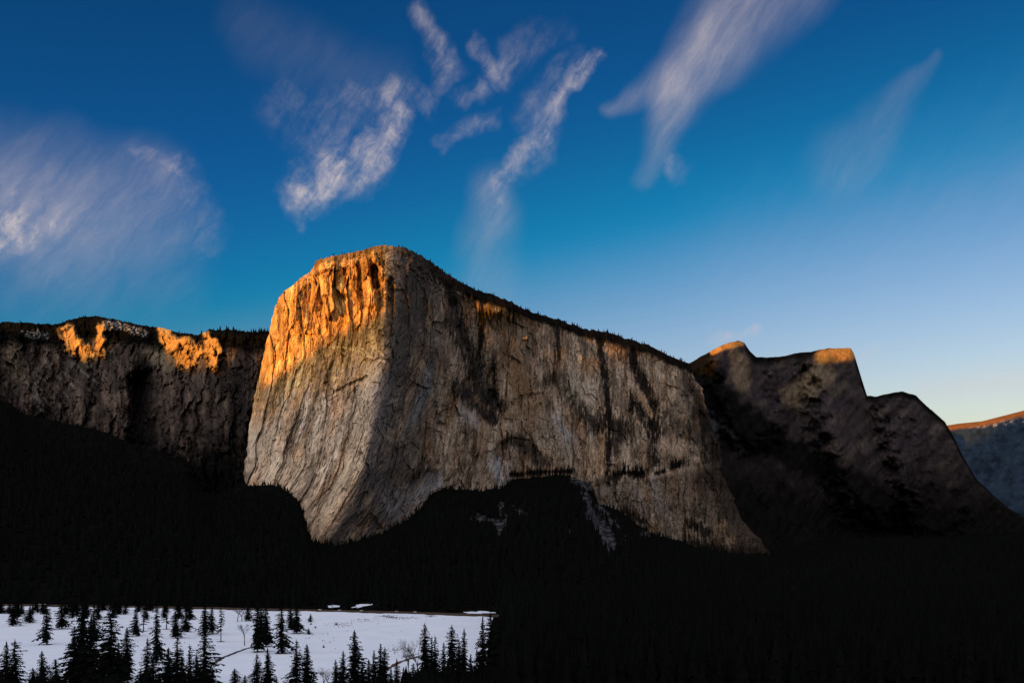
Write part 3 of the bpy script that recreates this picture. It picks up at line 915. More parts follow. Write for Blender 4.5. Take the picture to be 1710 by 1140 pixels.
SLOPE_TOP = [(-140, 640), (-80, 645), (0, 662), (50, 690), (100, 702), (160, 712), (210, 735), (270, 752), (310, 768), (335, 815), (360, 824), (400, 810), (430, 805), (465, 808), (495, 827),
             (507, 852), (516, 892), (530, 905), (560, 907), (600, 900), (640, 887), (680, 866), (705, 842), (722, 819), (745, 811), (790, 816), (835, 812), (855, 797),
             (920, 790), (950, 791), (985, 803), (1000, 836), (1040, 854), (1080, 884), (1120, 897), (1200, 920), (1285, 924), (1340, 908), (1400, 894), (1500, 892),
             (1600, 892), (1710, 884), (1860, 872)]
SLOPE_FOOT = 1470.0
TALUS = [([(975, 825), (985, 850), (992, 875)], 9), ([(990, 870), (1010, 892), (1022, 915)], 15), ([(1000, 845), (1030, 880), (1048, 915)], 6), ([(795, 868), (815, 875), (840, 885)], 12),
         ([(838, 845), (845, 870)], 7), ([(1074, 893), (1080, 898)], 7), ([(930, 880), (950, 890)], 7), ([(858, 855), (880, 862)], 9), ([(960, 800), (985, 815)], 8),
         ([(1310, 985), (1350, 990), (1375, 1000)], 9), ([(1480, 850), (1560, 880)], 10)]


def slope_point(x, v):
    """x: picture column of the slope's upper edge, v: 1 at the cliff foot, 0 on the valley floor"""
    yt = np.interp(x, [p[0] for p in SLOPE_TOP], [p[1] for p in SLOPE_TOP])
    return yt


_xs = np.linspace(-140, 1860, 801)
_yt = ip(_xs, SLOPE_TOP) + 3 + 5 * fbm(_xs / 22, _xs * 0, 603, 4)
_dt = np.where(_xs < 405, depth_west(_xs, _yt), np.where(_xs < 1287, wall_base_depth(_xs, _yt)[0], depth_east(_xs, _yt)))
_dt = np.where((_xs > 985) & (_xs < 1287), _dt - 75, _dt)
_dt = np.convolve(np.pad(_dt, 6, mode='edge'), np.ones(13) / 13, 'valid') - 22


def slope_xyz(xc, v):
    yt = np.interp(xc, _xs, _yt)
    Yt = np.interp(xc, _xs, _dt)
    zt = CAMZ + (HY - yt) / F * Yt
    Y = SLOPE_FOOT + (Yt - SLOPE_FOOT) * v
    X = (xc - CX) / F * Y
    Z = -1.0 + (zt + 1.0) * np.power(v, 1.28)
    Z = Z + 12 * fbm(X / 120, Y / 120, 601, 4) * np.sin(np.pi * np.clip(v, 0, 1)) ** .7
    return np.stack([X, Y, Z], -1)


def talus_mask(p):
    px, py = project(p)
    w = 9 * fbm(p[..., 0] / 25, p[..., 1] / 25 + p[..., 2] / 30, 611, 3) + 9 * fbm(p[..., 0] / 7, p[..., 2] / 9, 613, 3)
    return np.maximum.reduce([seg(px, py, pts, wd, w) for pts, wd in TALUS])


def build_slope():
    xc, v = np.meshgrid(_xs, np.concatenate([np.linspace(0, .5, 30)[:-1], np.linspace(.5, 1, 200)]))
    P = slope_xyz(xc, v)
    m = (talus_mask(P) * (.25 + .75 * sstep(-.12, .22, fbm(P[..., 0] / 11, P[..., 2] / 9, 617, 4))))[..., None]
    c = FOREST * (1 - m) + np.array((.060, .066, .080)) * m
    c = c * (1 + .35 * fbm(P[..., 0] / 9, P[..., 2] / 9, 615, 3))[..., None]
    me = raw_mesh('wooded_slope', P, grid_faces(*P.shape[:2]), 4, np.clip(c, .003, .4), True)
    add('slope_terrain', me, M_SLOPE, kind='structure', label='steep dark wooded talus slope below the cliffs', cat='slope')


build_slope()


def cone_tree(tiers, sides, rng):
    """small ragged conifer of unit height, base at the origin"""
    V, T = [], []
    for k in range(tiers):
        z0 = .08 + .80 * k / tiers
        z1 = min(1.0, z0 + 1.55 / tiers + .06)
        R = .17 * (1 - .86 * k / tiers)
        b = len(V)
        V.append((0, 0, z1))
        for i in range(sides):
            a = 2 * math.pi * (i + .5 * (k % 2)) / sides
            q = R * (1.0 if i % 2 else .62) * rng.uniform(.8, 1.2)
            V.append((q * math.cos(a), q * math.sin(a), z0 + rng.uniform(-.02, .03)))
        T += [(b, b + 1 + i, b + 1 + (i + 1) % sides) for i in range(sides)]
    return np.array(V), np.array(T)


def forest(name, pts, heights, widths, tiers, sides, label, seed, cat='forest'):
    rng = random.Random(seed)
    tm = [cone_tree(tiers, sides, rng) for _ in range(4)]
    n = len(pts)
    ang = np.array([rng.uniform(0, 6.28) for _ in range(n)])
    vs, fs, off = [], [], 0
    for k in range(4):
        sel = np.arange(n)[k::4]
        V, T = tm[k]
        ca, sa = np.cos(ang[sel])[:, None], np.sin(ang[sel])[:, None]
        w, h = (heights[sel] * widths[sel])[:, None], heights[sel][:, None]
        x = (V[None, :, 0] * ca - V[None, :, 1] * sa) * w
        y = (V[None, :, 0] * sa + V[None, :, 1] * ca) * w
        z = V[None, :, 2] * h
        vs.append((np.stack([x, y, z], -1) + pts[sel][:, None, :]).reshape(-1, 3))
        fs.append((T[None] + (off + np.arange(len(sel)) * len(V))[:, None, None]).reshape(-1))
        off += len(sel) * len(V)
    me = raw_mesh(name, np.concatenate(vs), np.concatenate(fs), 3)
    return add(name, me, M_NEEDLE, kind='stuff', label=label, cat=cat)


def slope_forest():
    rs = np.random.RandomState(21)
    n = 19000
    xc = rs.uniform(-130, 1850, n)
    v = 1 - rs.beta(1.0, 1.6, n) * .995
    P = slope_xyz(xc, v)
    keep = talus_mask(P) < .25
    keep &= ~((v > .985) & (rs.rand(n) < .3))
    P, v = P[keep], v[keep]
    h = 8 + 22 * sstep(1.0, .6, v) * rs.uniform(.6, 1.25, len(v)) + rs.uniform(0, 5, len(v))
    h = np.where(v > .93, rs.uniform(5, 19, len(v)), h)
    P[:, 2] -= .5
    forest('forest', P, h, rs.uniform(1.0, 1.7, len(v)), 3, 6, 'black conifer forest covering the slopes under the cliffs', 5)


slope_forest()

# ------------------------------------------------------------------ snow meadow, road, creek
GK = CAMZ * F


def gy(y):
    return GK / (y - HY)


ROAD = [(-260, 1003), (-100, 1008), (120, 1011.5), (334, 1015), (506, 1019), (660, 1022.5), (812, 1027.5), (960, 1033), (1300, 1046)]
ROAD_P = [((x - CX) / F * gy(y), gy(y)) for x, y in ROAD]


def road_y(X):
    return np.interp(X, [p[0] for p in ROAD_P], [p[1] for p in ROAD_P])


def meadow_z(X, Y):
    return .35 + 1.1 * fbm(X / 60, Y / 60, 701, 4) + .12 * fbm(X / 9, Y / 9, 703, 3)


def build_meadow():
    U, V = 300, 260
    u, v = np.meshgrid(np.linspace(0, 1, U), np.linspace(0, 1, V))
    x0 = -1150.0
    rng = np.interp(v, [0, .25, 1], [0, 1, 1])
    Yn = 430.0
    # right-hand edge: a line of trees, left-hand edge: out of the picture
    Y = Yn + (1180.0 - Yn) * v
    xr = (ip(Y, [(430, 800), (560, 802), (700, 812), (1300, 826)]) - CX) / F * Y
    X = x0 + (xr - x0) * u
    far = road_y(X) - 19 - 16 * np.clip(fbm(X / 30, X * 0, 707, 4) + .15, 0, 1)
    Y = Yn + (far - Yn) * v
    Z = meadow_z(X, Y)
    P = np.stack([X, Y, Z], -1)
    me = raw_mesh('snow_meadow', P, grid_faces(V, U), 4, None, True)
    add('snow_field', me, M_SNOW, kind='structure', label='flat snow covered meadow on the valley floor', cat='snow')


build_meadow()


def ribbon(name, centre, half, z, mat, label, cat, kind='structure', wob=0.0):
    c = np.array(centre, float)
    t = np.linspace(0, len(c) - 1, 160)
    X, Y = np.interp(t, np.arange(len(c)), c[:, 0]), np.interp(t, np.arange(len(c)), c[:, 1])
    dx, dy = np.gradient(X), np.gradient(Y)
    L = np.hypot(dx, dy)
    nx, ny = -dy / L, dx / L
    rows = []
    for k, q in enumerate((-1, -.4, .4, 1)):
        h = half * q * (1 + wob * fbm(X / 14, Y / 14 + k, 711, 3))
        zz = z(X, Y) if callable(z) else np.full(X.shape, z)
        rows.append(np.stack([X + nx * h, Y + ny * h, zz], -1))
    P = np.stack(rows)
    me = raw_mesh(name, P, grid_faces(4, len(X)), 4)
    return add(name, me, mat, kind=kind, label=label, cat=cat)


ribbon('road_verge', ROAD_P, 22, .5, M_VERGE, 'bare brown road verge along the far edge of the snow', 'verge', wob=.35)
ribbon('road', [(a, b + 3) for a, b in ROAD_P], 4.2, .62, M_ROAD, 'narrow dark road along the far edge of the meadow', 'road')
CREEK = [(352, 1112), (366, 1101), (380, 1095), (398, 1088), (412, 1083), (428, 1078), (452, 1072)]
ribbon('creek', [((x - CX) / F * gy(y), gy(y)) for x, y in CREEK], 1.7, lambda X, Y: meadow_z(X, Y) + .12, M_CREEK, 'dark thawed creek line crossing the snow', 'creek', wob=.9)
CREEK2 = [(640, 1122), (655, 1112), (668, 1105), (680, 1101), (700, 1096)]
ribbon('creek', [((x - CX) / F * gy(y), gy(y)) for x, y in CREEK2], 2.0, lambda X, Y: meadow_z(X, Y) + .12, M_BRUSH, 'reddish brushy creek bank below the bare trees', 'creek', wob=1.2)


def snow_patch(x, y, hw, hd, label, seed):
    Yc = gy(y)
    Xc = (x - CX) / F * Yc
    hx = hw / F * Yc
    n, V = 28, [(Xc, Yc, .25)]
    for i in range(n):
        a = 2 * math.pi * i / n
        q = 1 + 1.1 * float(fbm(np.array(math.cos(a) * 1.6), np.array(math.sin(a) * 1.6), seed, 3))
        V.append((Xc + hx * q * math.cos(a), Yc + hd * q * math.sin(a), -.6 + .8))
    T = [(0, 1 + i, 1 + (i + 1) % n) for i in range(n)]
    me = raw_mesh('snow_patch', V, np.array(T), 3)
    add('snow_patch', me, M_SNOW, kind='structure', label=label, cat='snow')


for k, (x, y, hw, hd, lb) in enumerate(((556, 1012, 14, 30, 'snow clearing among trees just across the road'), (608, 1009.5, 12, 70, 'steep pale snow clearing behind the parked cars'),
                                        (800, 1022, 22, 26, 'bright snow wedge beyond the road beside the dark forest'), (76, 1008, 11, 60, 'snow clearing behind the trees at far left'),
                                        (120, 1003, 9, 60, 'pale snow gap in the far left trees'), 
                                        (255, 1003, 10, 60, 'faint snow gap behind the meadow pines'))):
    snow_patch(x, y, hw, hd, lb, 720 + k)


def valley_forest():
    rs = np.random.RandomState(33)
    pts, hs, ws = [], [], []
    # beyond the road
    n = 2600
    X, Y = rs.uniform(-1150, 1500, n), rs.uniform(1250, 1640, n)
    ok = Y > road_y(X) + 26
    pp = np.stack([X, Y, np.zeros(n) - 1], -1)
    px, py = project(pp)
    for cx, cy, hw, hh in ((556, 1013, 9, 5), (608, 1011, 9, 7), (800, 1022, 26, 4), (76, 1008, 12, 7), (120, 1003, 10, 7), (620, 1013, 5, 4)):
        ok &= ~((abs(px - cx) < hw) & (py > cy - hh))
    pts.append(pp[ok]); hs.append(rs.uniform(20, 42, ok.sum())); ws.append(rs.uniform(.8, 1.2, ok.sum()))
    # the dense wood on the right of the meadow, from the road to below the viewpoint
    n = 5200
    Y = rs.uniform(430, 1300, n)
    e = ip(Y, [(430, 838), (560, 832), (700, 836), (1300, 842)])
    px = e + rs.uniform(0, 1, n) ** 1.1 * (1850 - e)
    X = (px - CX) / F * Y
    ok = np.abs(Y - road_y(X)) > 6
    pts.append(np.stack([X, Y, np.zeros(n) - 1], -1)[ok]); hs.append(rs.uniform(26, 46, ok.sum())); ws.append(rs.uniform(.8, 1.25, ok.sum()))
    # undergrowth of young trees along the bottom left
    n = 130
    px = rs.uniform(-60, 330, n)
    Y = rs.uniform(455, 520, n)
    ok = ((px < 125) | (px > 165)) & ~((px > 205) & (px < 238))
    pts.append(np.stack([(px - CX) / F * Y, Y, np.zeros(n) - .5], -1)[ok]); hs.append(rs.uniform(13, 20, ok.sum())); ws.append(rs.uniform(1.0, 1.6, ok.sum()))
    n = 150
    px = rs.uniform(600, 835, n)
    Y = rs.uniform(450, 520, n)
    pts.append(np.stack([(px - CX) / F * Y, Y, np.zeros(n) - .5], -1)); hs.append(rs.uniform(14, 22, n) * sstep(590, 700, px) + 2); ws.append(rs.uniform(1.0, 1.6, n))
    forest('forest', np.concatenate(pts), np.concatenate(hs), np.concatenate(ws), 5, 8, 'dense black conifer wood filling the valley floor around the meadow', 9)


valley_forest()


# ------------------------------------------------------------------ trees one can tell apart
def conifer_meshes(seed, hw, full=1.0, gappy=.15, taper=.9, bare=.1):
    """unit-height conifer: (trunk, crown); hw = crown half-width / height"""
    rng = random.Random(seed)
    V, Q = [], []
    n = 7
    lean = [(rng.uniform(-.006, .006), rng.uniform(-.006, .006)) for _ in range(9)]
    for k in range(9):
        t = k / 8
        R = .011 * (1 - .93 * t) + .0006
        for i in range(n):
            a = 2 * math.pi * i / n
            V.append((lean[k][0] + R * math.cos(a), lean[k][1] + R * math.sin(a), t * .99))
    for k in range(8):
        for i in range(n):
            j = (i + 1) % n
            Q.append((k * n + i, k * n + j, (k + 1) * n + j, (k + 1) * n + i))
    trunk = raw_mesh('conifer_trunk', V, np.array(Q), 4, None, True)
    V, T = [], []

    def tri(a, b, c):
        m = len(V)
        V.extend((a, b, c))
        T.append((m, m + 1, m + 2))
    wh = 34
    for k in range(wh):
        t = k / (wh - 1)
        z = bare + (1 - bare) * t ** .92
        prof = (1 - t) ** taper * (1 if t > .1 else .6 + 4 * t)
        R0 = hw * (prof * .97 + .035) * (1 + .28 * math.sin(k * 2.1 + seed) * (1 - t))
        nb = max(4, int((9 - 4 * t) * full))
        a0 = rng.uniform(0, 6.28)
        for i in range(nb):
            if rng.random() < gappy:
                continue
            a = a0 + 2 * math.pi * (i + rng.uniform(-.3, .3)) / nb
            L = R0 * rng.uniform(.55, 1.2) * (1 + .25 * math.sin(a + 5 * t + seed) + .15 * math.sin(2 * a - 11 * t))
            zz = z + rng.uniform(-.012, .012)
            dr = (.55 - .75 * t) * L                     # droop: low boughs sag, the top ones rise
            ca, sa = math.cos(a), math.sin(a)
            m = 4 if L > .05 else 3
            for q in range(m):
                f0, f1 = q / m * .92, (q + 1) / m
                w = L * (.30 - .12 * f0) * rng.uniform(.8, 1.3)
                b = (ca * L * f0, sa * L * f0, zz - dr * f0 ** 1.5 + .006)
                tip = (ca * L * f1, sa * L * f1, zz - dr * f1 ** 1.5 - .010)
                for sgn in (-1, 1):
                    ex = (ca * L * (f0 * .4 + f1 * .6) - sgn * sa * w, sa * L * (f0 * .4 + f1 * .6) + sgn * ca * w, zz - dr * f1 ** 1.4 - rng.uniform(.004, .026))
                    tri(b, ex, tip)
                tri(b, (ca * L * f1, sa * L * f1, zz - dr * f1 ** 1.5 - rng.uniform(.012, .03)), tip)
    for i in range(4):
        a = i * 1.57
        tri((0, 0, 1.0), (.006 * math.cos(a), .006 * math.sin(a), .94), (.006 * math.cos(a + 1.57), .006 * math.sin(a + 1.57), .94))
    crown = raw_mesh('conifer_crown', V, np.array(T), 3)
    trunk.materials.append(M_BARK)
    crown.materials.append(M_NEEDLE)
    return trunk, crown


def bare_tree_meshes(seed, spread=.28, depth=5):
    rng = random.Random(seed)
    tr, tw = ([], []), ([], [])

    def tube(buf, a, b, ra, rb):
        V, Q = buf
        d = np.subtract(b, a)
        d = d / (np.linalg.norm(d) + 1e-9)
        u = np.cross(d, (0.3, .5, .81))
        u /= np.linalg.norm(u)
        w = np.cross(d, u)
        m = len(V)
        for p, r in ((a, ra), (b, rb)):
            for i in range(3):
                q = 2.094 * i
                V.append(tuple(np.add(p, r * (u * math.cos(q) + w * math.sin(q)))))
        Q.extend([(m + i, m + (i + 1) % 3, m + 3 + (i + 1) % 3, m + 3 + i) for i in range(3)])

    def grow(p, d, L, r, lev):
        d = d / np.linalg.norm(d)
        q = p + d * L
        tube(tr if lev < 2 else tw, p, q, r, r * .62)
        if lev >= depth:
            return
        for _ in range(3 if lev < 3 else 4):
            nd = d + np.array([rng.gauss(0, spread * 1.5), rng.gauss(0, spread * 1.5), rng.uniform(.0, .35)])
            grow(p + d * L * rng.uniform(.55, 1.0), nd, L * rng.uniform(.6, .82), r * .52, lev + 1)
    grow(np.zeros(3), np.array([0, 0, 1.0]), .30, .014, 0)
    out = []
    for nm, (V, Q), mt in (('bare_trunk', tr, M_BARK), ('bare_crown', tw, M_TWIG)):
        V = np.array(V)
        out.append((nm, V, Q, mt))
    top = max(v[2] for v in out[1][1])
    res = []
    for nm, V, Q, mt in out:
        m = raw_mesh(nm, V / top, np.array(Q), 4)
        m.materials.append(mt)
        res.append(m)
    return res


CON = [conifer_meshes(k, .135, *a) for k, a in enumerate(((1.15, .08, .70), (1.1, .12, .80), (1.0, .18, .62), (1.2, .06, .85), (1.0, .22, .58), (1.1, .10, .72)))]
SPARSE = [conifer_meshes(31, .11, .55, .5, .45, .28), conifer_meshes(32, .12, .6, .45, .5, .22)]


def well_mesh():
    V, n = [(0, 0, .022)], 18
    for i in range(n):
        a = 2 * math.pi * i / n
        q = .085 * (1 + .5 * float(fbm(np.array(math.cos(a) * 1.4), np.array(math.sin(a) * 1.4), 801, 3)))
        V.append((q * math.cos(a), q * math.sin(a), .016))
    m = raw_mesh('tree_well', V, np.array([(0, 1 + i, 1 + (i + 1) % n) for i in range(n)]), 3)
    m.materials.append(M_VERGE)
    return m


WELL = well_mesh()
BARE = [bare_tree_meshes(51), bare_tree_meshes(52, .33), bare_tree_meshes(53, .24)]
_trng = random.Random(99)


def plant(name, meshes, X, Y, H, wscale, label, cat, group):
    o = add(name, None, label=label, cat=cat, group=group)
    o.empty_display_size = 2.0
    o.location = (X, Y, -.3 if Y > road_y(X) else float(meadow_z(np.array(X), np.array(Y))) - .35)
    o.rotation_euler = (0, 0, _trng.uniform(0, 6.28))
    o.scale = (H * wscale, H * wscale, H)
    for nm, m in zip(('trunk', 'crown'), meshes):
        add(nm, m, parent=o)
    return o


def tree(x, top, label, Y=None, base=None, hw=9, kind='c', var=None):
    if base is not None:
        Y = gy(base)
    H = CAMZ - (top - HY) / F * Y + .3
    X = (x - CX) / F * Y
    W = hw * (2.05 if base is None else 1.6) / F * Y / H
    if kind == 'c':
        ms, ref, name, cat, grp = CON[(var if var is not None else _trng.randrange(len(CON)))], .135, 'conifer_tree', 'tree', 'conifers standing in and around the snow meadow'
    elif kind == 's':
        ms, ref, name, cat, grp = SPARSE[var or 0], .11, 'pine_tree', 'tree', 'conifers standing in and around the snow meadow'
    else:
        ms, ref, name, cat, grp = BARE[var or 0], .22, 'bare_tree', 'tree', 'leafless trees in the meadow'
    o = plant(name, ms, X, Y, H, W / ref, label, cat, grp)
    if base is not None and kind != 'b' and Y < road_y(X) - 40:
        add('bare_ground_ring', WELL, parent=o)
    return o


# in front of the meadow, roots below the picture
for a in (
    (11, 1072, 'shorter of two conifers in the bottom left corner', 520, 12), (25, 1067, 'taller of two conifers in the bottom left corner', 500, 15),
    (93, 1100, 'low broad conifer left of the tall dark pine at far left', 480, 20), (55, 1114, 'low conifer between corner pair and the low broad one', 470, 14),
    (138, 1000, 'very tall wide black conifer near the left edge', 560, 20), (124, 1046, 'lower conifer leaning against the very tall left one', 545, 12),
    (152, 1030, 'narrower conifer just right of the very tall left one', 540, 12), (70, 1086, 'conifer above the low one between corner pair and broad one', 520, 11),
    (198, 1072, 'bushy conifer between second tall and mid height left ones', 540, 11), (246, 1066, 'pointed conifer right of the bright snow gap', 575, 9), (296, 1062, 'pointed conifer rising behind the broad black mass', 560, 10),
    (328, 1092, 'low conifer tucked against the left of the big spire', 520, 10),
    (185, 1008, 'tall black conifer right of the very tall left one', 600, 17), (172, 1075, 'low conifer at the foot of the second tall left one', 520, 11),
    (212, 1047, 'mid height conifer beside bright snow gap at left', 620, 10), (281, 1083, 'broad black conifer mass in front of the snow at left', 500, 20),
    (256, 1094, 'low conifer at left side of the broad black mass', 490, 13), (304, 1096, 'low conifer at right side of the broad black mass', 495, 12),
    (317, 1075, 'slim pointed conifer just left of the big spire', 560, 7), (342, 1050, 'big dark spire conifer standing before the open snow', 540, 16),
    (354, 1118, 'low conifer at the right foot of the big spire', 510, 9),
    (392, 1115, 'small conifer top poking up alone at bottom edge', 560, 8), (409, 1127, 'tiny conifer top beside the lone small one', 540, 8),
    (429, 1091, 'left one of a foreground pair below the meadow clump', 570, 8), (447, 1081, 'right one of a foreground pair below the meadow clump', 575, 8),
    (462, 1130, 'tiny conifer tip right of the foreground pair', 540, 6), (495, 1067, 'left slender conifer of the isolated twin spires', 540, 10),
    (512.5, 1074, 'right slender conifer of the isolated twin spires', 545, 9.5), (560.5, 1102, 'short conifer two left of the tallest middle tree', 530, 8),
    (573, 1087, 'narrow conifer next left of the tallest middle tree', 530, 9), (592, 1052, 'tallest bushy conifer in the middle of the snow', 500, 17),
    (605, 1106, 'low conifer under the right boughs of the tallest middle tree', 520, 9), (616, 1100, 'short conifer left of the three grouped tips', 520, 7),
    (624.5, 1085, 'left of three grouped conifer tips right of centre tree', 510, 9), (635.5, 1074, 'highest of three grouped conifer tips right of centre tree', 515, 10),
    (642.5, 1080, 'right of three grouped conifer tips right of centre tree', 505, 10), (653, 1114, 'low conifer right of the three grouped tips', 520, 7),
    (662.5, 1099, 'lone thin conifer below the reddish creek bank', 540, 6), (674, 1112, 'low dark conifer under the leafless pair', 515, 9),
    (690, 1106, 'dark low conifer filling below the leafless pair', 510, 11), (709.5, 1041, 'tall conifer right behind the leafless pair', 540, 10),
    (721, 1062, 'left of two close narrow tips right of the leafless pair', 560, 6.5), (726.5, 1062, 'right of two close narrow tips right of the leafless pair', 550, 7),
    (741, 1073, 'conifer at the left side of the broad pointed one', 530, 8), (754.5, 1044, 'broad pointed conifer near the right end of the snow', 520, 13),
    (766.5, 1064, 'very thin young conifer between two broad ones', 700, 3), (775, 1049, 'straight conifer just left of the black wood edge', 560, 8.5),
    (786, 1092, 'low conifer at the black wood edge', 510, 9), (796, 1085, 'low round topped conifer at the black wood edge', 520, 9),
    (806, 1028, 'tall conifer on the edge of the black wood', 560, 9), (819, 1022, 'second tall conifer inside the edge of the black wood', 540, 12),
    (834, 1027, 'third tall conifer inside the edge of the black wood', 520, 13), (720, 1108, 'dark low conifer filling the right foreground clump', 500, 13),
    (742, 1112, 'dark low conifer before the broad pointed one', 495, 13), (765, 1108, 'dark low conifer before the straight one', 495, 13),
    (635, 1118, 'dark low conifer before the three grouped tips', 490, 11), (235, 1118, 'low conifer near bottom left snow gap', 500, 9),
):
    tree(a[0], a[1], a[2], Y=a[3], hw=a[4])
# a far line of pines on the left rim of the meadow that nothing tells apart
_lr = random.Random(8)
for k in range(40):
    tree(_lr.uniform(-5, 330), _lr.uniform(1000, 1008), 'one of the dim far pines along the back left rim of the meadow', base=_lr.uniform(1018, 1034), hw=_lr.uniform(4, 7))
# rooted in the meadow
for a in (
    (78, 1000, 1076, 9, 'dark conifer rooted in snow at far left', 'c'), (50, 1010, 1040, 7, 'faint small conifer behind the far left snow', 'c'), (103, 1004, 1050, 9, 'conifer behind the lower leaning one at left', 'c'),
    (22, 1012, 1045, 8, 'conifer behind the corner pair across the snow', 'c'), (157, 1006, 1070, 9, 'meadow conifer between the two tallest left ones', 'c'),
    (227, 1012, 1062, 7, 'meadow pine behind the mid height left conifer', 'c'), (240, 1016, 1054, 6, 'small pine left of the long straight meadow pine', 's'),
    (262, 1008, 1108, 9, 'long straight meadow pine over the broad black mass', 'c'), (293, 1020, 1066, 8, 'slanting dark meadow pine above the broad black mass', 'c'),
    (278, 1010, 1050, 6, 'thin far meadow pine left of the slanting one', 's'), (311, 1010, 1055, 8.5, 'round bottomed meadow pine with short bare trunk', 'c'), (342, 1006, 1060, 9, 'meadow conifer directly behind the big spire', 'c'),
    (354, 1008, 1058, 5.5, 'narrow meadow pine right of the big spire', 'c'), (369, 1010, 1071.5, 5.5, 'scraggly thin pine alone on the snow', 's'),
    (430, 1003, 1089, 10, 'left big conifer of the dense meadow clump', 'c'), (444, 1005, 1080, 9.5, 'right big conifer of the dense meadow clump', 'c'), (436, 1004, 1070, 8, 'rear conifer of the dense meadow clump', 'c'),
    (470, 1008, 1091.5, 11, 'free standing meadow conifer with bare lower trunk and dark tree well', 'c'), (495.5, 1006, 1057, 9.5, 'farther meadow conifer right of the free standing one', 'c'),
    (485, 1008, 1051, 6, 'slim conifer between the free standing and the farther one', 'c'), (414, 1006, 1036, 6, 'small far pine above the little bare tree', 'c'),
    (518.5, 1023.5, 1037.5, 3.6, 'small lone pine far out on the open snow', 'c'), (515.5, 1048, 1058.5, 3.2, 'little bushy sapling right of the farther meadow conifer', 'c'), (540.3, 1076.5, 1081.5, 1.7, 'tiny dark sapling alone in mid snow', 'c'),
    (519.5, 1040, 1043.5, 1.6, 'tiny sapling just under the small lone pine', 'c'), (526.5, 1044.5, 1048.5, 1.6, 'tiny sapling right of the small lone pine', 'c'), (561, 1039.5, 1043.5, 1.8, 'tiny dark shrub amid the brush specks', 'c'),
):
    tree(a[0], a[1], a[4], base=a[2], hw=a[3], kind=a[5])
for a in ((408.5, 1038, 1077, 8, 'little leafless tree standing by the creek line', 0), (397, 1012, 1038, 7, 'first leafless tree in the far row near the road', 1), (404, 1010, 1037, 7, 'second leafless tree in the far row near the road', 2),
          (411, 1013, 1038, 6, 'last leafless tree in the far row near the road', 0), (682, 1065, 1136, 11, 'left leafless tree of the pair before the snow', 1), (697, 1058, 1134, 11, 'right leafless tree of the pair before the snow', 2),
          (540, 1114, 1150, 12, 'round leafless tree at the bottom left of centre tree', 1), (242, 1085, 1098, 3, 'thin leafless sapling in the bright snow gap', 2), (555, 1003, 1017, 6, 'left leafless tree across the road', 0),
          (585, 1003, 1018, 6, 'middle leafless tree across the road', 1), (622, 1004, 1018, 6, 'right leafless tree across the road', 2), (548, 1118, 1152, 9, 'small leafless tree touching the round one', 0)):
    tree(a[0], a[1], a[4], base=a[2], hw=a[3], kind='b', var=a[5])


# rim trees: a few pixels each
def rim_trees():
    rng = random.Random(4)
    small = []
    for k in range(3):
        V, T = cone_tree(4, 7, rng)
        V = V * np.array((1.25, 1.25, 1))
        tr = len(V)
        V = np.concatenate([V, np.array([(.02, 0, 0), (-.01, .017, 0), (-.01, -.017, 0), (0, 0, .5)])])
        T = np.concatenate([T, np.array([(tr, tr + 1, tr + 3), (tr + 1, tr + 2, tr + 3), (tr + 2, tr, tr + 3)])])
        m = raw_mesh('rim_pine', V, T, 3)
        m.materials.append(M_NEEDLE)
        small.append(m)
    x, y, Y, v = MAIN
    tx, ty, tY = x[-1], y[-1], Y[-1]
    for k in range(120):
        xx = rng.choice((rng.uniform(528, 1145), rng.uniform(640, 1145)))
        i = int(np.argmin(abs(tx - xx)))
        p = unproject(tx[i], ty[i], tY[i])
        o = add('rim_pine', rng.choice(small), label='tiny dark pine on the skyline rim of the great granite wall', cat='tree', group='pines on the rim of the granite wall')
        h = rng.uniform(4, 10) * (1.0 if xx < 950 else 1.35)
        o.location = (p[0], p[1] + rng.uniform(0, 6), p[2] - .8)
        o.scale = (h * rng.uniform(.9, 1.6),) * 2 + (h,)
        o.rotation_euler = (0, 0, rng.uniform(0, 6))
    for k in range(130):
        xx = rng.uniform(-5, 450) if k < 85 else rng.uniform(335, 450)
        yy = float(ip(xx, SKY_WEST))
        d = float(depth_west(xx, yy)) + 25
        p = unproject(xx, yy, d)
        o = add('rim_pine', rng.choice(small), label='small dark pine along the rim of the wooded western cliffs', cat='tree', group='pines on the rim of the western cliffs')
        h = rng.uniform(9, 19) if xx > 330 else rng.uniform(7, 13)
        o.location = (p[0], p[1] + rng.uniform(0, 50), p[2] - 3)
        o.scale = (h * rng.uniform(.9, 1.5),) * 2 + (h,)
        o.rotation_euler = (0, 0, rng.uniform(0, 6))


rim_trees()


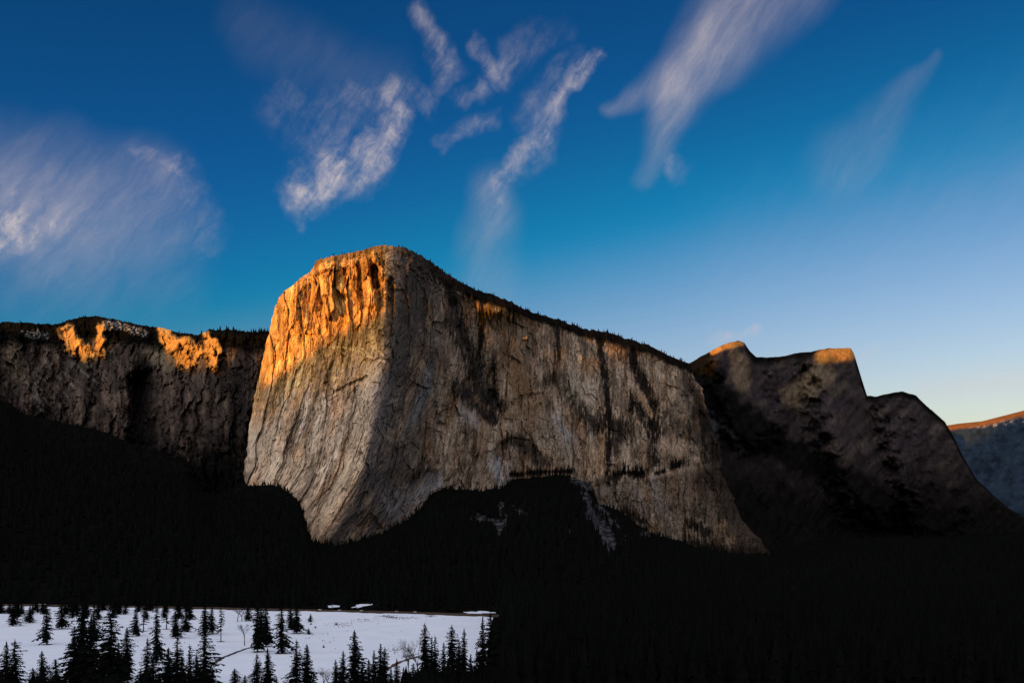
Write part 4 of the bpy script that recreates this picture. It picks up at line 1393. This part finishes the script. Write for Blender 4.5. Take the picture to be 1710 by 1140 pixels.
# brush specks poking through the snow
def brush():
    rs = np.random.RandomState(71)
    spots = []
    for cx, cy, sx, sy, n in ((570, 1043, 28, 5, 60), (610, 1036, 25, 4, 60), (670, 1032, 22, 2.5, 90), (645, 1029, 18, 1.6, 90), (665, 1085, 22, 8, 60), (685, 1097, 14, 5, 90), (548, 1072, 15, 6, 8), (505, 1062, 20, 12, 8),
                              (720, 1029, 9, 1.5, 40), (600, 1060, 90, 18, 16), (690, 1045, 60, 12, 8), (290, 1065, 70, 20, 40), (655, 1031, 10, 1.5, 60)):
        for _ in range(n):
            spots.append((cx + rs.normal() * sx * .5, cy + rs.normal() * sy * .5))
    V, T = [], []
    for x, y in spots:
        if y < 1027:
            continue
        Y = gy(y)
        X = (x - CX) / F * Y
        if Y > road_y(X) - 24:
            continue
        z = float(meadow_z(np.array(X), np.array(Y)))
        h = rs.uniform(.25, .9)
        for _ in range(5):
            a, w = rs.uniform(0, 6.28), rs.uniform(.3, .9)
            m = len(V)
            V += [(X, Y, z - .1), (X + w * math.cos(a), Y + w * math.sin(a), z + h * rs.uniform(.5, 1)), (X + w * math.cos(a + .9), Y + w * math.sin(a + .9), z + h * rs.uniform(.4, 1))]
            T.append((m, m + 1, m + 2))
    me = raw_mesh('brush', V, np.array(T), 3)
    add('brush', me, M_BRUSH, kind='stuff', label='dry brush tips poking through the meadow snow', cat='brush')


brush()


# cars pulled up along the road
def cars():
    def mat(name, c):
        m = simple_material(name, tuple(k * .9 for k in c), c, 2.0, rough=.35, spec=.5)
        return m
    glass = simple_material('car_glass', (.02, .025, .03), (.03, .035, .04), 1.0, rough=.1, spec=.6)
    rub = simple_material('tyre_rubber', (.015, .015, .015), (.025, .025, .025), 3.0)

    def box_profile(prof, hw):
        n = len(prof)
        V = [(x, -hw * k, z) for x, z, k in prof] + [(x, hw * k, z) for x, z, k in prof]
        me = bpy.data.meshes.new('car_shell')
        me.from_pydata(V, [], [tuple(range(n - 1, -1, -1)), tuple(range(n, 2 * n))] + [(i, (i + 1) % n, n + (i + 1) % n, n + i) for i in range(n)])
        return me
    body_prof = [(-2.2, .35, 1), (2.15, .35, 1), (2.25, .7, .97), (1.2, .98, .95), (-2.1, 1.02, .95), (-2.25, .75, .97)]
    cab_prof = [(-1.95, 1.0, .93), (.95, .98, .93), (.25, 1.46, .78), (-1.5, 1.48, .78)]
    wv, wf = [], []
    for i in range(14):
        a = 2 * math.pi * i / 14
        wv += [(.34 * math.cos(a), -.11, .34 * math.sin(a)), (.34 * math.cos(a), .11, .34 * math.sin(a))]
    wf = [(2 * i, 2 * ((i + 1) % 14), 2 * ((i + 1) % 14) + 1, 2 * i + 1) for i in range(14)] + [tuple(range(0, 28, 2)), tuple(range(27, 0, -2))]
    wheel = bpy.data.meshes.new('car_wheel')
    wheel.from_pydata(wv, [], wf)
    wheel.materials.append(rub)
    cab = box_profile(cab_prof, .88)
    cab.materials.append(glass)
    for x, c, lb in ((532, (.75, .77, .8), 'pale parked car at the left end of the roadside row'), (565, (.55, .6, .68), 'second pale car from the left in the roadside row'),
                     (602, (.78, .8, .82), 'pale parked car before the steep snow clearing'), (661, (.5, .52, .55), 'greyish parked car near the road bend'), (692, (.7, .72, .75), 'pale car at the right end of the roadside row')):
        Yc = gy(float(ip(x, ROAD)))
        X = (x - CX) / F * Yc
        Yr = float(road_y(np.array(X))) + 9.5
        o = add('parked_car', None, label=lb, cat='car', group='cars parked along the far road')
        o.location = (X, Yr, .63)
        o.rotation_euler = (0, 0, -.35)
        b = box_profile(body_prof, .9)
        b.materials.append(mat('car_paint', c))
        add('body', b, parent=o)
        add('cabin', cab, parent=o)
        for wx in (-1.35, 1.35):
            for wy in (-.82, .82):
                w = add('wheel', wheel, parent=o)
                w.location = (wx, wy, .34)


cars()
